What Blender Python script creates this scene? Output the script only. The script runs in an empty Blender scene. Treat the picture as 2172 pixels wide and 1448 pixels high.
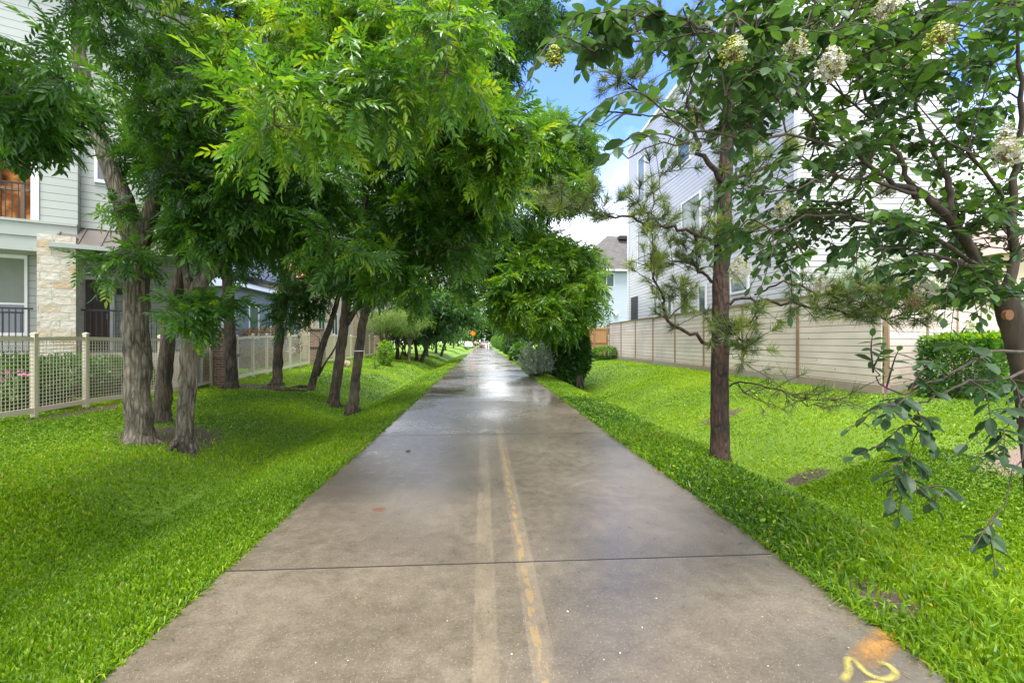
import bpy, math, random
import numpy as np
rng = np.random.default_rng(7)
random.seed(7)
scene = bpy.context.scene
COL = scene.collection
PI = math.pi
R = math.radians

# ------------------------------------------------------------------ measuring helper: photo pixel + depth -> world
F, CX, CY, CAMH, YAW = 965.3, 1086.0, 724.0, 1.5, R(3.7)
SA, CA = math.sin(YAW), math.cos(YAW)
def W(px, py, Z):
    r = (px-CX)/F*Z; u = (CY-py)/F*Z
    return np.array([r*CA+Z*SA, Z*CA-r*SA, CAMH+u])

# ------------------------------------------------------------------ tags
def tag(o, label=None, cat=None, group=None, kind=None):
    if label: o['label'] = label
    if cat: o['category'] = cat
    if group: o['group'] = group
    if kind: o['kind'] = kind
    return o
def empty(name, loc, label, cat, group=None, rz=0):
    o = bpy.data.objects.new(name, None); COL.objects.link(o)
    o.location = loc; o.rotation_euler = (0, 0, rz); o.empty_display_size = .2
    return tag(o, label, cat, group)

# ------------------------------------------------------------------ mesh builder
class MB:
    def __init__(s): s.V=[]; s.L=[]; s.T=[]; s.M=[]; s.A=[]; s.n=0
    def add(s, v, faces, mat=0, tint=.5):
        v = np.asarray(v, float).reshape(-1, 3)
        if isinstance(faces, np.ndarray): faces = [faces]
        elif len(faces) and not isinstance(faces[0], np.ndarray):
            by = {}
            for f in faces: by.setdefault(len(f), []).append(f)
            faces = [np.array(x) for x in by.values()]
        for f in faces:
            if len(f) == 0: continue
            s.L.append((f+s.n).ravel()); s.T.append(np.full(len(f), f.shape[1])); s.M.append(np.full(len(f), mat))
        s.V.append(v); s.A.append(np.broadcast_to(np.asarray(tint, float), (len(v),)).copy()); s.n += len(v)
        return s
    def box(s, c, h, rz=0, mat=0, tint=.5, bevel=0):
        cx, cy, cz = c; hx, hy, hz = h
        P = np.array([(x*hx, y*hy, z*hz) for z in (-1, 1) for x, y in ((-1,-1),(1,-1),(1,1),(-1,1))])
        if rz:
            c_, s_ = math.cos(rz), math.sin(rz)
            P = np.stack([P[:,0]*c_-P[:,1]*s_, P[:,0]*s_+P[:,1]*c_, P[:,2]], 1)
        P += (cx, cy, cz)
        return s.add(P, np.array([(3,2,1,0),(4,5,6,7),(0,1,5,4),(1,2,6,5),(2,3,7,6),(3,0,4,7)]), mat, tint)
    def bar(s, a, b, w, h, mat=0, tint=.5):      # rectangular bar between two points, h vertical-ish
        a = np.asarray(a, float); b = np.asarray(b, float); d = b-a; L = np.linalg.norm(d); d /= L
        up = np.array([0,0,1.]) if abs(d[2]) < .9 else np.array([0,1.,0])
        sd = np.cross(d, up); sd /= np.linalg.norm(sd); up = np.cross(sd, d)
        P = [p+sd*x*w/2+up*y*h/2 for p in (a, b) for x, y in ((-1,-1),(1,-1),(1,1),(-1,1))]
        return s.add(P, np.array([(0,1,2,3),(7,6,5,4),(4,5,1,0),(5,6,2,1),(6,7,3,2),(7,4,0,3)]), mat, tint)
    def quad(s, *p, mat=0, tint=.5): return s.add(np.array(p), np.array([list(range(len(p)))]), mat, tint)
    def tube(s, pts, rad, sides=8, mat=0, tint=.5, wob=0, cap=True):
        pts = np.asarray(pts, float); rad = np.asarray(rad, float); k = len(pts)
        t = np.gradient(pts, axis=0); t /= np.linalg.norm(t, axis=1)[:,None]+1e-9
        ref = np.array([0,1.,0]) if abs(t[0][2]) > .8 else np.array([0,0,1.])
        n = np.cross(t[0], ref); n /= np.linalg.norm(n); V = []
        an = np.linspace(0, 2*PI, sides, endpoint=False)
        for i in range(k):
            n = n-t[i]*np.dot(n, t[i]); n /= np.linalg.norm(n)+1e-9; b = np.cross(t[i], n)
            r = rad[i]*(1+wob*rng.normal(size=sides)) if wob else np.full(sides, rad[i])
            V.append(pts[i]+(np.cos(an)*r)[:,None]*n+(np.sin(an)*r)[:,None]*b)
        V = np.concatenate(V); j = np.arange(sides); j2 = (j+1) % sides; Fq = []
        for i in range(k-1): Fq.append(np.stack([i*sides+j, i*sides+j2, (i+1)*sides+j2, (i+1)*sides+j], 1))
        s.add(V, np.concatenate(Fq), mat, tint)
        if cap: s.add(V[-sides:], np.array([list(range(sides))]), mat, tint)
        return s
    def inst(s, tpl, M, pos, tint, mat=0):
        V, faces = tpl; N = len(pos); n = len(V)
        out = np.einsum('nij,vj->nvi', M, V)+pos[:,None,:]
        off = (np.arange(N)*n)[:,None,None]
        s.add(out.reshape(-1, 3), [(f[None]+off).reshape(-1, f.shape[1]) for f in faces], mat, np.repeat(tint, n))
        return s
    def build(s, name, mats, parent=None, smooth=False):
        me = bpy.data.meshes.new(name)
        V = np.concatenate(s.V); L = np.concatenate(s.L); T = np.concatenate(s.T)
        me.vertices.add(len(V)); me.vertices.foreach_set('co', V.astype(np.float32).ravel())
        me.loops.add(len(L)); me.loops.foreach_set('vertex_index', L.astype(np.int32))
        st = np.concatenate([[0], np.cumsum(T)[:-1]])
        me.polygons.add(len(T)); me.polygons.foreach_set('loop_start', st.astype(np.int32)); me.polygons.foreach_set('loop_total', T.astype(np.int32))
        me.polygons.foreach_set('material_index', np.concatenate(s.M).astype(np.int32))
        me.polygons.foreach_set('use_smooth', np.full(len(T), smooth))
        if not isinstance(mats, (list, tuple)): mats = [mats]
        for m in mats: me.materials.append(m)
        at = me.attributes.new('tint', 'FLOAT', 'POINT'); at.data.foreach_set('value', np.concatenate(s.A).astype(np.float32))
        me.update(calc_edges=True); me.validate()
        o = bpy.data.objects.new(name, me); COL.objects.link(o)
        if parent is not None:
            o.parent = parent
            o.matrix_parent_inverse = world_inv(parent)
        return o
def world_inv(p):
    from mathutils import Matrix
    def loc(q):
        m = Matrix.Translation(q.location) @ q.rotation_euler.to_matrix().to_4x4()
        return loc(q.parent) @ q.matrix_parent_inverse @ m if q.parent else m
    return loc(p).inverted()
def smooth_poly(P, sub=4):
    P = np.asarray(P, float)
    if len(P) < 3:
        t = np.linspace(0, 1, sub+1)[:,None]; return P[0]*(1-t)+P[-1]*t
    Q = np.vstack([2*P[0]-P[1], P, 2*P[-1]-P[-2]]); out = []
    for i in range(1, len(Q)-2):
        p0, p1, p2, p3 = Q[i-1:i+3]
        for t in np.linspace(0, 1, sub, endpoint=False):
            out.append(.5*((2*p1)+(-p0+p2)*t+(2*p0-5*p1+4*p2-p3)*t*t+(-p0+3*p1-3*p2+p3)*t**3))
    out.append(P[-1]); return np.array(out)

# ------------------------------------------------------------------ materials
class NT:
    def __init__(s, name):
        s.m = bpy.data.materials.new(name); s.m.use_nodes = True; s.t = s.m.node_tree; s.t.nodes.clear()
        s.out = s.t.nodes.new('ShaderNodeOutputMaterial')
    def n(s, ty, **kw):
        nd = s.t.nodes.new('ShaderNode'+ty)
        for k, v in kw.items():
            if k.startswith('_'): setattr(nd, k[1:], v)
        for k, v in kw.items():
            if not k.startswith('_'):
                key = int(k[1:]) if k[0] == 'i' and k[1:].isdigit() else k.replace('__', ' ')
                if hasattr(v, 'is_output') : s.t.links.new(v, nd.inputs[key])
                else: nd.inputs[key].default_value = v
        return nd
    def math(s, op, a, b=0.0, c=0.0, clamp=False):
        return s.n('Math', _operation=op, _use_clamp=clamp, i0=a, i1=b, i2=c).outputs[0]
    def mix(s, f, a, b, bt='MIX'):
        nd = s.t.nodes.new('ShaderNodeMix'); nd.data_type = 'RGBA'; nd.blend_type = bt
        for k, v in ((0, f), (6, a), (7, b)):
            if hasattr(v, 'is_output'): s.t.links.new(v, nd.inputs[k])
            else: nd.inputs[k].default_value = v if not isinstance(v, tuple) or len(v) == 4 else (*v, 1)
        return nd.outputs[2]
    def ramp(s, f, stops, interp='LINEAR'):
        nd = s.n('ValToRGB', i0=f); cr = nd.color_ramp; cr.interpolation = interp
        while len(cr.elements) < len(stops): cr.elements.new(.5)
        for e, (p, c) in zip(cr.elements, stops): e.position = p; e.color = (*c, 1) if len(c) == 3 else c
        return nd.outputs[0]
    def obj(s): return s.n('TexCoord').outputs['Object']
    def geo(s): return s.n('NewGeometry').outputs['Position']
    def noise(s, v, sc, det=4, rough=.55, dist=0):
        return s.n('TexNoise', Vector=v, Scale=sc, Detail=det, Roughness=rough, Distortion=dist).outputs[0]
    def scale(s, v, sc):
        return s.n('VectorMath', _operation='MULTIPLY', i0=v, i1=sc).outputs[0]
    def sep(s, v): return s.n('SeparateXYZ', i0=v).outputs
    def bump(s, h, st=.3, d=.02): return s.n('Bump', Strength=st, Distance=d, Height=h).outputs[0]
    def done(s, sh): s.t.links.new(sh, s.out.inputs[0]); return s.m
    def pbr(s, col, rough=.6, nor=None, **kw):
        a = {'Base__Color': col if hasattr(col, 'is_output') else (*col, 1), 'Roughness': rough}
        if nor is not None: a['Normal'] = nor
        a.update(kw); return s.done(s.n('BsdfPrincipled', **a).outputs[0])

def plain(name, col, rough=.6, var=.12, sc=6, bump=.15, metal=0):
    t = NT(name); p = t.geo(); f = t.noise(p, sc, 5)
    c = t.mix(f, tuple(x*(1-var) for x in col), tuple(min(1, x*(1+var)) for x in col))
    return t.pbr(c, rough, t.bump(t.noise(p, sc*8, 3), bump, .004), Metallic=metal)
def leafmat(name, stops, rough=.32, trans=.42, spec=.6):
    t = NT(name); a = t.n('Attribute', _attribute_name='tint').outputs['Fac']
    f = t.math('ADD', a, t.math('MULTIPLY', t.math('SUBTRACT', t.noise(t.geo(), 3., 2), .5), .25))
    c = t.ramp(f, stops)
    b = t.n('BsdfPrincipled', Base__Color=c, Roughness=rough, Specular__IOR__Level=spec).outputs[0]
    tr = t.n('BsdfTranslucent', Color=t.mix(1., c, (1.9, 1.75, .7), 'MULTIPLY')).outputs[0]
    return t.done(t.n('MixShader', i0=trans, i1=b, i2=tr).outputs[0])
def barkmat(name, c1, c2, sx=17, sz=2.6, st=.9):
    t = NT(name); p = t.geo(); q = t.scale(p, (sx, sx, sz))
    n = t.noise(q, 1.0, 6, .65, .6); n2 = t.noise(p, 2.2, 3)
    v = t.n('TexVoronoi', Vector=t.n('VectorMath', _operation='ADD', i0=q, i1=t.n('TexNoise', Vector=q, Scale=.9, Detail=5.0).outputs[1]).outputs[0], Scale=1.2, _feature='DISTANCE_TO_EDGE').outputs[0]
    h = t.math('ADD', t.math('MULTIPLY', n, .7), t.math('MULTIPLY', t.math('MINIMUM', v, .3), .75))
    c = t.ramp(t.math('ADD', t.math('MULTIPLY', h, .75), t.math('MULTIPLY', t.math('SUBTRACT', n2, .5), .5)), [(.22, c1), (.66, c2)])
    return t.pbr(c, .85, t.bump(h, st, .05))
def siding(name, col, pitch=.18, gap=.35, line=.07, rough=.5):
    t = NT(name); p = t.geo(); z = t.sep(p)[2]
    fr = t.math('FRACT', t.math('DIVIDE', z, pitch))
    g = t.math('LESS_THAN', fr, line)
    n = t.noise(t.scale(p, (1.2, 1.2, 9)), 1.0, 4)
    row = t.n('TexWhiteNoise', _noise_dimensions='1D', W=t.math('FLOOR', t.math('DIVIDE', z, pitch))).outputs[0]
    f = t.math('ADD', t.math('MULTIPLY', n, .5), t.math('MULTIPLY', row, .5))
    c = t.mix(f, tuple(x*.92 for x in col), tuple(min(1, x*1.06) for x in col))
    c = t.mix(g, c, tuple(x*gap for x in col))  # lap line: shade under each board painted into the colour, no open gap
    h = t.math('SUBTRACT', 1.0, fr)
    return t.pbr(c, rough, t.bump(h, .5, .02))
def brick(name, c1, c2, mortar, sc=1.0, bw=.2, bh=.075, ms=.012, axis='x', rough=.8):
    t = NT(name); p = t.obj(); s = t.sep(p)
    v = t.n('CombineXYZ', i0=t.math('ADD', s[0], s[1]), i1=s[2], i2=0.0).outputs[0]
    b = t.n('TexBrick', Vector=v, Color1=(*c1, 1), Color2=(*c2, 1), Mortar=(*mortar, 1), Scale=1.0, Mortar__Size=ms, Brick__Width=bw, Row__Height=bh, Bias=0.0)
    c = t.mix(t.math('MULTIPLY', t.noise(p, 7, 4), .6), b.outputs[0], t.mix(1., b.outputs[0], (.55, .5, .5), 'MULTIPLY'))
    return t.pbr(c, rough, t.bump(t.math('ADD', t.math('MULTIPLY', b.outputs[1], -1.0), t.math('MULTIPLY', t.noise(p, 40, 3), .4)), .6, .012))
def glass(name, tint=(.05, .07, .08), rough=.04):
    t = NT(name); return t.pbr(t.mix(t.noise(t.obj(), .8, 2), tuple(x*.7 for x in tint), tint), rough, Specular__IOR__Level=1.0)
def planks(name, c1, c2, knots=True, pitch=.145, rough=.7, line=.06, gapc=.18, vertical=False):
    t = NT(name); p = t.geo(); s = t.sep(p); a = t.math('ADD', s[0], s[1]) ; z = a if vertical else s[2]; u = s[2] if vertical else a
    q = t.math('DIVIDE', z, pitch); fr = t.math('FRACT', q); row = t.math('FLOOR', q)
    rn = t.n('TexWhiteNoise', _noise_dimensions='1D', W=row).outputs[0]
    v = t.n('CombineXYZ', i0=t.math('ADD', t.math('MULTIPLY', u, .9), t.math('MULTIPLY', rn, 37.0)), i1=t.math('MULTIPLY', z, 14.0), i2=rn).outputs[0]
    g = t.noise(v, 1.6, 6, .6, .8)
    c = t.mix(t.math('ADD', t.math('MULTIPLY', g, .65), t.math('MULTIPLY', t.math('SUBTRACT', rn, .2), .6)), c1, c2)
    kv = t.n('CombineXYZ', i0=t.math('ADD', u, t.math('MULTIPLY', rn, 11.0)), i1=z, i2=0.0).outputs[0]
    k = t.n('TexVoronoi', Vector=kv, Scale=3.2, Randomness=1.0).outputs[0]
    if knots: c = t.mix(t.math('LESS_THAN', k, .055), c, (.13, .075, .05))
    st = t.noise(t.scale(p, (.5, .5, .7)), 1.3, 4)
    c = t.mix(t.math('MULTIPLY', t.math('SUBTRACT', st, .46, clamp=True), 1.7), c, tuple(x*.6 for x in c1))
    c = t.mix(t.math('LESS_THAN', fr, line), c, tuple(x*gapc for x in c1))
    return t.pbr(c, rough, t.bump(t.math('ADD', g, t.math('MULTIPLY', t.math('GREATER_THAN', fr, line), 2.0)), .35, .008))

M = {}
GREEN = [(.0, (.018, .052, .014)), (.35, (.034, .100, .020)), (.6, (.060, .165, .018)), (.82, (.125, .27, .018)), (1., (.27, .38, .02))]
M['leaf'] = leafmat('pinnate_leaf', GREEN)
M['leaf_dark'] = leafmat('dark_leaf', [(0, (.008, .026, .008)), (.5, (.018, .058, .014)), (1, (.05, .14, .02))])
M['leaf_myrtle'] = leafmat('myrtle_leaf', [(0, (.022, .055, .022)), (.45, (.045, .105, .036)), (.75, (.085, .18, .028)), (1, (.20, .32, .03))], .44, .4, .4)
M['leaf_bright'] = leafmat('bright_leaf', [(0, (.035, .10, .01)), (.5, (.08, .20, .016)), (1, (.22, .36, .025))])
M['leaf_feather'] = leafmat('feathery_leaf', [(0, (.07, .13, .02)), (.5, (.15, .24, .05)), (1, (.28, .36, .09))], .6, .3)
M['leaf_silver'] = leafmat('silver_leaf', [(0, (.20, .27, .21)), (.5, (.38, .47, .37)), (1, (.55, .62, .53))], .6, .15)
M['leaf_red'] = leafmat('reddish_leaf', [(0, (.05, .04, .02)), (.5, (.10, .08, .03)), (1, (.22, .10, .06))], .5)
M['needle'] = leafmat('pine_needle', [(0, (.035, .065, .018)), (.5, (.085, .13, .03)), (1, (.24, .30, .05))], .5, .2)
M['grass'] = leafmat('grass_blade', [(0, (.030, .095, .010)), (.4, (.122, .24, .006)), (.72, (.225, .365, .008)), (.88, (.32, .44, .025)), (1, (.42, .36, .13))], .42, .35, .35)
M['bark'] = barkmat('grey_bark', (.050, .039, .026), (.40, .345, .26), st=1.0)
M['bark_dark'] = barkmat('dark_bark', (.025, .019, .012), (.18, .143, .095), st=1.0)
M['bark_pine'] = barkmat('pine_bark', (.017, .012, .010), (.125, .064, .043), 12, 4, 1.0)
M['bark_myrtle'] = barkmat('myrtle_bark', (.034, .026, .02), (.12, .08, .055), 8, 1.6, .35)
M['twig'] = plain('twig_bark', (.055, .038, .028), .8)
M['cream'] = plain('cream_paint', (.60, .54, .42), .45, .06, 3, .05)
M['white'] = plain('white_trim', (.74, .75, .76), .45, .05, 3, .05)
M['black'] = plain('black_metal', (.012, .012, .013), .4, .2)
M['post'] = planks('cedar_post', (.27, .175, .10), (.37, .25, .15), False, .9, line=0)
M['boards'] = planks('pale_boards', (.68, .53, .45), (.88, .75, .67), True, .155, line=.085, gapc=.16)
M['kick'] = planks('kick_board', (.34, .25, .19), (.47, .37, .29), True, .32, line=.02)
M['picket'] = planks('cedar_picket', (.42, .22, .085), (.56, .32, .14), True, .14, line=.06, vertical=True)
M['capwood'] = planks('cap_wood', (.20, .125, .07), (.32, .21, .13), False, .9, line=0)
M['stone_band'] = plain('grey_block', (.36, .31, .26), .85, .25, 3, .4)
M['sidingA'] = siding('sage_siding', (.36, .385, .36), .19, .25, .06)
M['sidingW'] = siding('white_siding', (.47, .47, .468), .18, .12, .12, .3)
M['sidingB'] = siding('pale_blue_siding', (.46, .53, .62), .19, .6, .1)
M['bandA'] = plain('sage_trim', (.33, .36, .335), .5, .05, 2, .05)
M['bluewall'] = siding('slate_siding', (.13, .17, .25), .2, .7, .05)
M['beige'] = plain('beige_stucco', (.55, .45, .33), .8, .1, 3)
M['brick'] = brick('brown_brick', (.19, .10, .068), (.30, .19, .135), (.36, .31, .26))
M['brickcap'] = brick('brick_ledge', (.24, .12, .085), (.30, .18, .13), (.33, .28, .23), bw=.09, bh=.09)
M['metalroof'] = plain('bronze_metal', (.14, .115, .11), .35, .1, 2, .03, .3)
M['claypale'] = plain('pale_clay_roof', (.36, .25, .20), .8, .2, 9)
M['slateroof'] = plain('grey_metal', (.22, .26, .31), .5)
M['redroof'] = plain('clay_roof', (.42, .15, .10), .8, .2, 9)
M['glass'] = glass('window_glass')
M['glass_teal'] = glass('teal_glass', (.09, .14, .14), .05)
M['door'] = planks('walnut_door', (.030, .013, .009), (.06, .028, .018), False, .6, line=0, rough=.4)
M['dark'] = plain('dark_void', (.02, .022, .024), .6)
M['cloth'] = plain('roller_blind', (.20, .22, .19), .8)
M['pink'] = plain('pink_petal', (.70, .20, .42), .6)
M['petal'] = plain('white_petal', (.52, .50, .42), .6, .06)
M['bud'] = plain('yellow_bud', (.42, .45, .06), .5, .3, 30)
M['seed'] = plain('brown_seed', (.16, .095, .04), .8, .3)
M['orange'] = plain('orange_sign', (.85, .16, .02), .5, .05)
M['steel'] = plain('steel_post', (.35, .35, .36), .4, .1, 4, .05, .6)
M['skin'] = plain('skin', (.50, .26, .17), .6, .08)
M['cloth_dark'] = plain('dark_fabric', (.035, .035, .045), .8)
M['hair'] = plain('dark_hair', (.025, .016, .012), .6)
M['carwhite'] = plain('white_car_paint', (.75, .75, .76), .25, .02, 1, 0)
M['carred'] = plain('red_car_paint', (.34, .15, .13), .25, .02, 1, 0)
M['tyre'] = plain('tyre_rubber', (.02, .02, .02), .8)
M['lightred'] = plain('red_lens', (.45, .02, .02), .3)
M['terracotta'] = plain('terracotta', (.40, .15, .08), .8)
M['rock'] = plain('rock', (.30, .22, .17), .9, .3, 6, .6)
M['tar'] = plain('joint_filler', (.035, .03, .027), .5)
M['asphalt'] = plain('asphalt', (.05, .05, .052), .8, .2, 20)
M['cut'] = plain('fresh_cut_wood', (.30, .125, .06), .7, .15, 20)
M['soil'] = plain('bare_soil', (.13, .085, .055), .95, .35, 7, .6)

def shingles(name, c1, c2):
    t = NT(name); p = t.geo(); s = t.sep(p)
    v = t.n('CombineXYZ', i0=t.math('ADD', s[0], t.math('MULTIPLY', s[1], .6)), i1=t.math('MULTIPLY', s[2], 1.0), i2=0.0).outputs[0]
    b = t.n('TexBrick', Vector=v, Color1=(*c1, 1), Color2=(*c2, 1), Mortar=tuple(x*.5 for x in c1)+(1,), Scale=1.0, Mortar__Size=.006, Brick__Width=.3, Row__Height=.13)
    c = t.mix(t.math('MULTIPLY', t.noise(p, 4, 4), .7), b.outputs[0], (*[x*1.35 for x in c2], 1))
    return t.pbr(c, .9, t.bump(b.outputs[1], .4, .01))
M['shingle'] = shingles('grey_shingle', (.06, .055, .055), (.115, .105, .10))

def stonemat():
    t = NT('limestone'); p = t.obj(); s = t.sep(p)
    wob = t.n('TexNoise', Vector=p, Scale=4.0, Detail=3.0).outputs[1]
    u = t.math('ADD', s[0], s[1])
    v0 = t.n('CombineXYZ', i0=u, i1=s[2], i2=0.0).outputs[0]
    v = t.n('VectorMath', _operation='ADD', i0=v0, i1=t.scale(wob, (.05, .05, 0))).outputs[0]
    b = t.n('TexBrick', Vector=v, Color1=(.0, .0, .0, 1), Color2=(1, 1, 1, 1), Mortar=(.5, .5, .5, 1), Scale=1.0, Mortar__Size=.012, Mortar__Smooth=.3, Brick__Width=.34, Row__Height=.19, _offset=.37, _squash=1.4, _squash_frequency=3)
    st = t.ramp(b.outputs[0], [(0, (.62, .59, .53)), (.45, (.60, .56, .48)), (.62, (.66, .63, .58)), (.8, (.52, .40, .25)), (1, (.63, .60, .55))])
    n = t.noise(p, 9, 6, .65)
    st = t.mix(t.math('MULTIPLY', n, .75), st, t.mix(1., st, (.62, .56, .46), 'MULTIPLY'))
    c = t.mix(b.outputs[1], st, (.50, .48, .44))
    h = t.math('ADD', t.math('MULTIPLY', b.outputs[1], -1.4), t.math('MULTIPLY', n, 1.1))
    return t.pbr(c, .85, t.bump(h, .9, .04))
M['stone'] = stonemat()

def litroom():
    t = NT('lit_room'); p = t.geo(); n = t.noise(p, 2.6, 3)
    c = t.ramp(n, [(.3, (.05, .015, .004)), (.5, (.34, .14, .05)), (.66, (.9, .42, .14)), (.75, (1., .75, .4))])
    e = t.n('Emission', Color=c, Strength=.3).outputs[0]; return t.done(e)
M['litroom'] = litroom()

# ------------------------------------------------------------------ world, sun, camera
SUN_EL, SUN_AZ = R(72), R(185)      # azimuth measured clockwise from +Y: behind the camera, a little left
w = bpy.data.worlds.new('World'); scene.world = w; w.use_nodes = True
nt = w.node_tree; nt.nodes.clear()
def wn(ty, **kw):
    nd = nt.nodes.new('ShaderNode'+ty)
    for k, v in kw.items():
        if k.startswith('_'): setattr(nd, k[1:], v)
    for k, v in kw.items():
        if not k.startswith('_'):
            key = int(k[1:]) if k[0] == 'i' and k[1:].isdigit() else k
            if hasattr(v, 'is_output'): nt.links.new(v, nd.inputs[key])
            else: nd.inputs[key].default_value = v
    return nd
sky = wn('TexSky', _sky_type='NISHITA', _sun_disc=False, _sun_elevation=SUN_EL, _sun_rotation=SUN_AZ, _air_density=1.0, _dust_density=.6, _ozone_density=2.0)
d = wn('TexCoord').outputs['Generated']
sp = wn('SeparateXYZ', i0=d).outputs
zz = wn('Math', _operation='MAXIMUM', i0=sp[2], i1=0.0).outputs[0]
den = wn('Math', _operation='ADD', i0=zz, i1=.22).outputs[0]
cu = wn('CombineXYZ', i0=wn('Math', _operation='DIVIDE', i0=sp[0], i1=den).outputs[0], i1=wn('Math', _operation='DIVIDE', i0=sp[1], i1=den).outputs[0], i2=0.0).outputs[0]
cn = wn('TexNoise', Vector=cu, Scale=1.15, Detail=7.0, Roughness=.55, Distortion=.3).outputs[0]
lift = wn('MapRange', i0=zz, i1=.12, i2=.52, i3=.40, i4=-.22).outputs[0]   # whiter towards the horizon
behind = wn('MapRange', i0=sp[1], i1=.55, i2=-.2, i3=0.0, i4=.30).outputs[0]   # the cloud deck covers the rest of the sky
over = wn('MapRange', i0=zz, i1=.56, i2=.74, i3=0.0, i4=.55).outputs[0]
cf = wn('Math', _operation='ADD', i0=wn('Math', _operation='ADD', i0=wn('Math', _operation='ADD', i0=cn, i1=lift).outputs[0], i1=behind).outputs[0], i1=over).outputs[0]
rampn = wn('ValToRGB', i0=cf); rampn.color_ramp.elements[0].position = .42; rampn.color_ramp.elements[1].position = .72
cl = wn('Mix', _data_type='RGBA'); nt.links.new(rampn.outputs[0], cl.inputs[0])
blue = wn('Mix', _data_type='RGBA', _blend_type='MULTIPLY'); blue.inputs[0].default_value = 1; nt.links.new(sky.outputs[0], blue.inputs[6]); blue.inputs[7].default_value = (.86, 1.06, 1.75, 1)
nt.links.new(blue.outputs[2], cl.inputs[6]); cl.inputs[7].default_value = (8.0, 8.2, 8.6, 1)
bg = wn('Background', i0=cl.outputs[2], i1=.12); wo = wn('OutputWorld', i0=bg.outputs[0])
sl = bpy.data.lights.new('sun', 'SUN'); sl.energy = 2.2; sl.angle = R(20); sl.color = (1, .96, .88)
so = bpy.data.objects.new('sun', sl); COL.objects.link(so)
so.rotation_euler = (PI/2-SUN_EL, 0, -SUN_AZ+PI)   # refined below by direction
from mathutils import Vector
sd = Vector((math.sin(SUN_AZ)*math.cos(SUN_EL), math.cos(SUN_AZ)*math.cos(SUN_EL), math.sin(SUN_EL)))
so.rotation_euler = sd.to_track_quat('Z', 'Y').to_euler(); so.location = (0, 0, 30)
cam = bpy.data.cameras.new('camera'); co = bpy.data.objects.new('camera', cam); COL.objects.link(co)
cam.lens = 16; cam.sensor_width = 36; cam.clip_start = .05; cam.clip_end = 1500
co.location = (0, 0, CAMH); co.rotation_euler = (PI/2, 0, -YAW); scene.camera = co
scene.view_settings.view_transform = 'Standard'; scene.view_settings.look = 'None'; scene.view_settings.gamma = 1
scene.view_settings.exposure = 1.45
scene.cycles.max_bounces = 7; scene.cycles.transparent_max_bounces = 8; scene.cycles.diffuse_bounces = 5

# ------------------------------------------------------------------ ground
PL, PR = -1.69, 2.08
XL = [-60, -20, -12, -8, -6.5, -5.2, -4.5, -4.0, -3.5, -3.1, -2.4, -1.74, PL]
ZL = [.5, .3, .2, .14, .13, .07, -.02, -.26, -.46, -.36, -.06, -.012, -.02]
XR = [PR, 2.14, 2.8, 3.3, 3.8, 4.3, 4.9, 6, 7, 8.2, 10, 20, 60]
ZR = [-.02, -.012, -.03, -.14, -.46, -.56, -.36, .1, .32, .42, .48, .5, .5]
_ph = rng.uniform(0, 6.28, (14, 3)); _fr = rng.normal(size=(14, 2))
def gz(x, y):
    x = np.asarray(x, float); y = np.asarray(y, float)
    z = np.where(x < (PL+PR)/2, np.interp(x, XL, ZL), np.interp(x, XR, ZR))
    z = z+np.clip((-x-4.5)/3.5, 0, 1)*np.clip((y-13)/9, 0, 1)*.27
    b = sum(np.sin(x*f[0]*2.2+y*f[1]*2.2+p[0]) for f, p in zip(_fr, _ph))/14
    edge = np.clip(np.minimum(np.abs(x-PL), np.abs(x-PR))/.8, 0, 1)
    z = z+b*.06*edge
    return np.where((x > PL-.012) & (x < PR+.012), -.13, z)
def gp(x, y): return np.array([x, y, float(gz(x, y))])

BARE = [(6.5, 4.8, .75, .42), (-4.95, 7.55, .8, .75), (-6.9, 13.9, 1.1, .9), (-7.7, 9.5, .35, 1.6), (5.3, 9.8, .5, .25), (3.05, 3.1, .22, .2), (2.35, 2.55, .22, .28), (4.6, 6.2, .35, .2)]
def groundmat():
    t = NT('lawn_turf'); p = t.geo()
    n = t.noise(p, .9, 5); n2 = t.noise(p, 14, 4, .7); n3 = t.noise(p, 70, 2)
    f = t.math('ADD', t.math('MULTIPLY', n, .5), t.math('ADD', t.math('MULTIPLY', n2, .35), t.math('MULTIPLY', n3, .25)))
    c = t.ramp(f, [(.3, (.045, .11, .008)), (.55, (.14, .255, .008)), (.8, (.235, .36, .015))])
    bare = t.noise(p, 1.7, 5, .65)
    c = t.mix(t.math('MULTIPLY', t.math('GREATER_THAN', bare, .72), .6), c, (.16, .105, .065))
    sx_, sy_ = t.sep(p)[0], t.sep(p)[1]
    for bx_, by_, brx, bry in BARE:
        dx_ = t.math('DIVIDE', t.math('SUBTRACT', sx_, bx_), brx); dy_ = t.math('DIVIDE', t.math('SUBTRACT', sy_, by_), bry)
        rr_ = t.math('ADD', t.math('ADD', t.math('MULTIPLY', dx_, dx_), t.math('MULTIPLY', dy_, dy_)), t.math('MULTIPLY', t.math('SUBTRACT', n2, .5), 1.5))
        dirt = t.mix(n3, (.22, .14, .10), (.42, .31, .25)) if bx_ > 6.2 else t.mix(n3, (.055, .038, .026), (.15, .10, .07))
        c = t.mix(t.n('MapRange', i0=rr_, i1=.5, i2=1.1, i3=1.0, i4=0.0).outputs[0], c, dirt)
    ed = t.math('MINIMUM', t.math('ABSOLUTE', t.math('SUBTRACT', sx_, PL)), t.math('ABSOLUTE', t.math('SUBTRACT', sx_, PR)))
    c = t.mix(t.math('LESS_THAN', ed, t.math('MULTIPLY', n2, .16)), c, t.mix(n3, (.05, .035, .024), (.15, .10, .07)))
    return t.pbr(c, .8, t.bump(t.math('ADD', n2, n3), .9, .05))
M['turf'] = groundmat()
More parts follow.
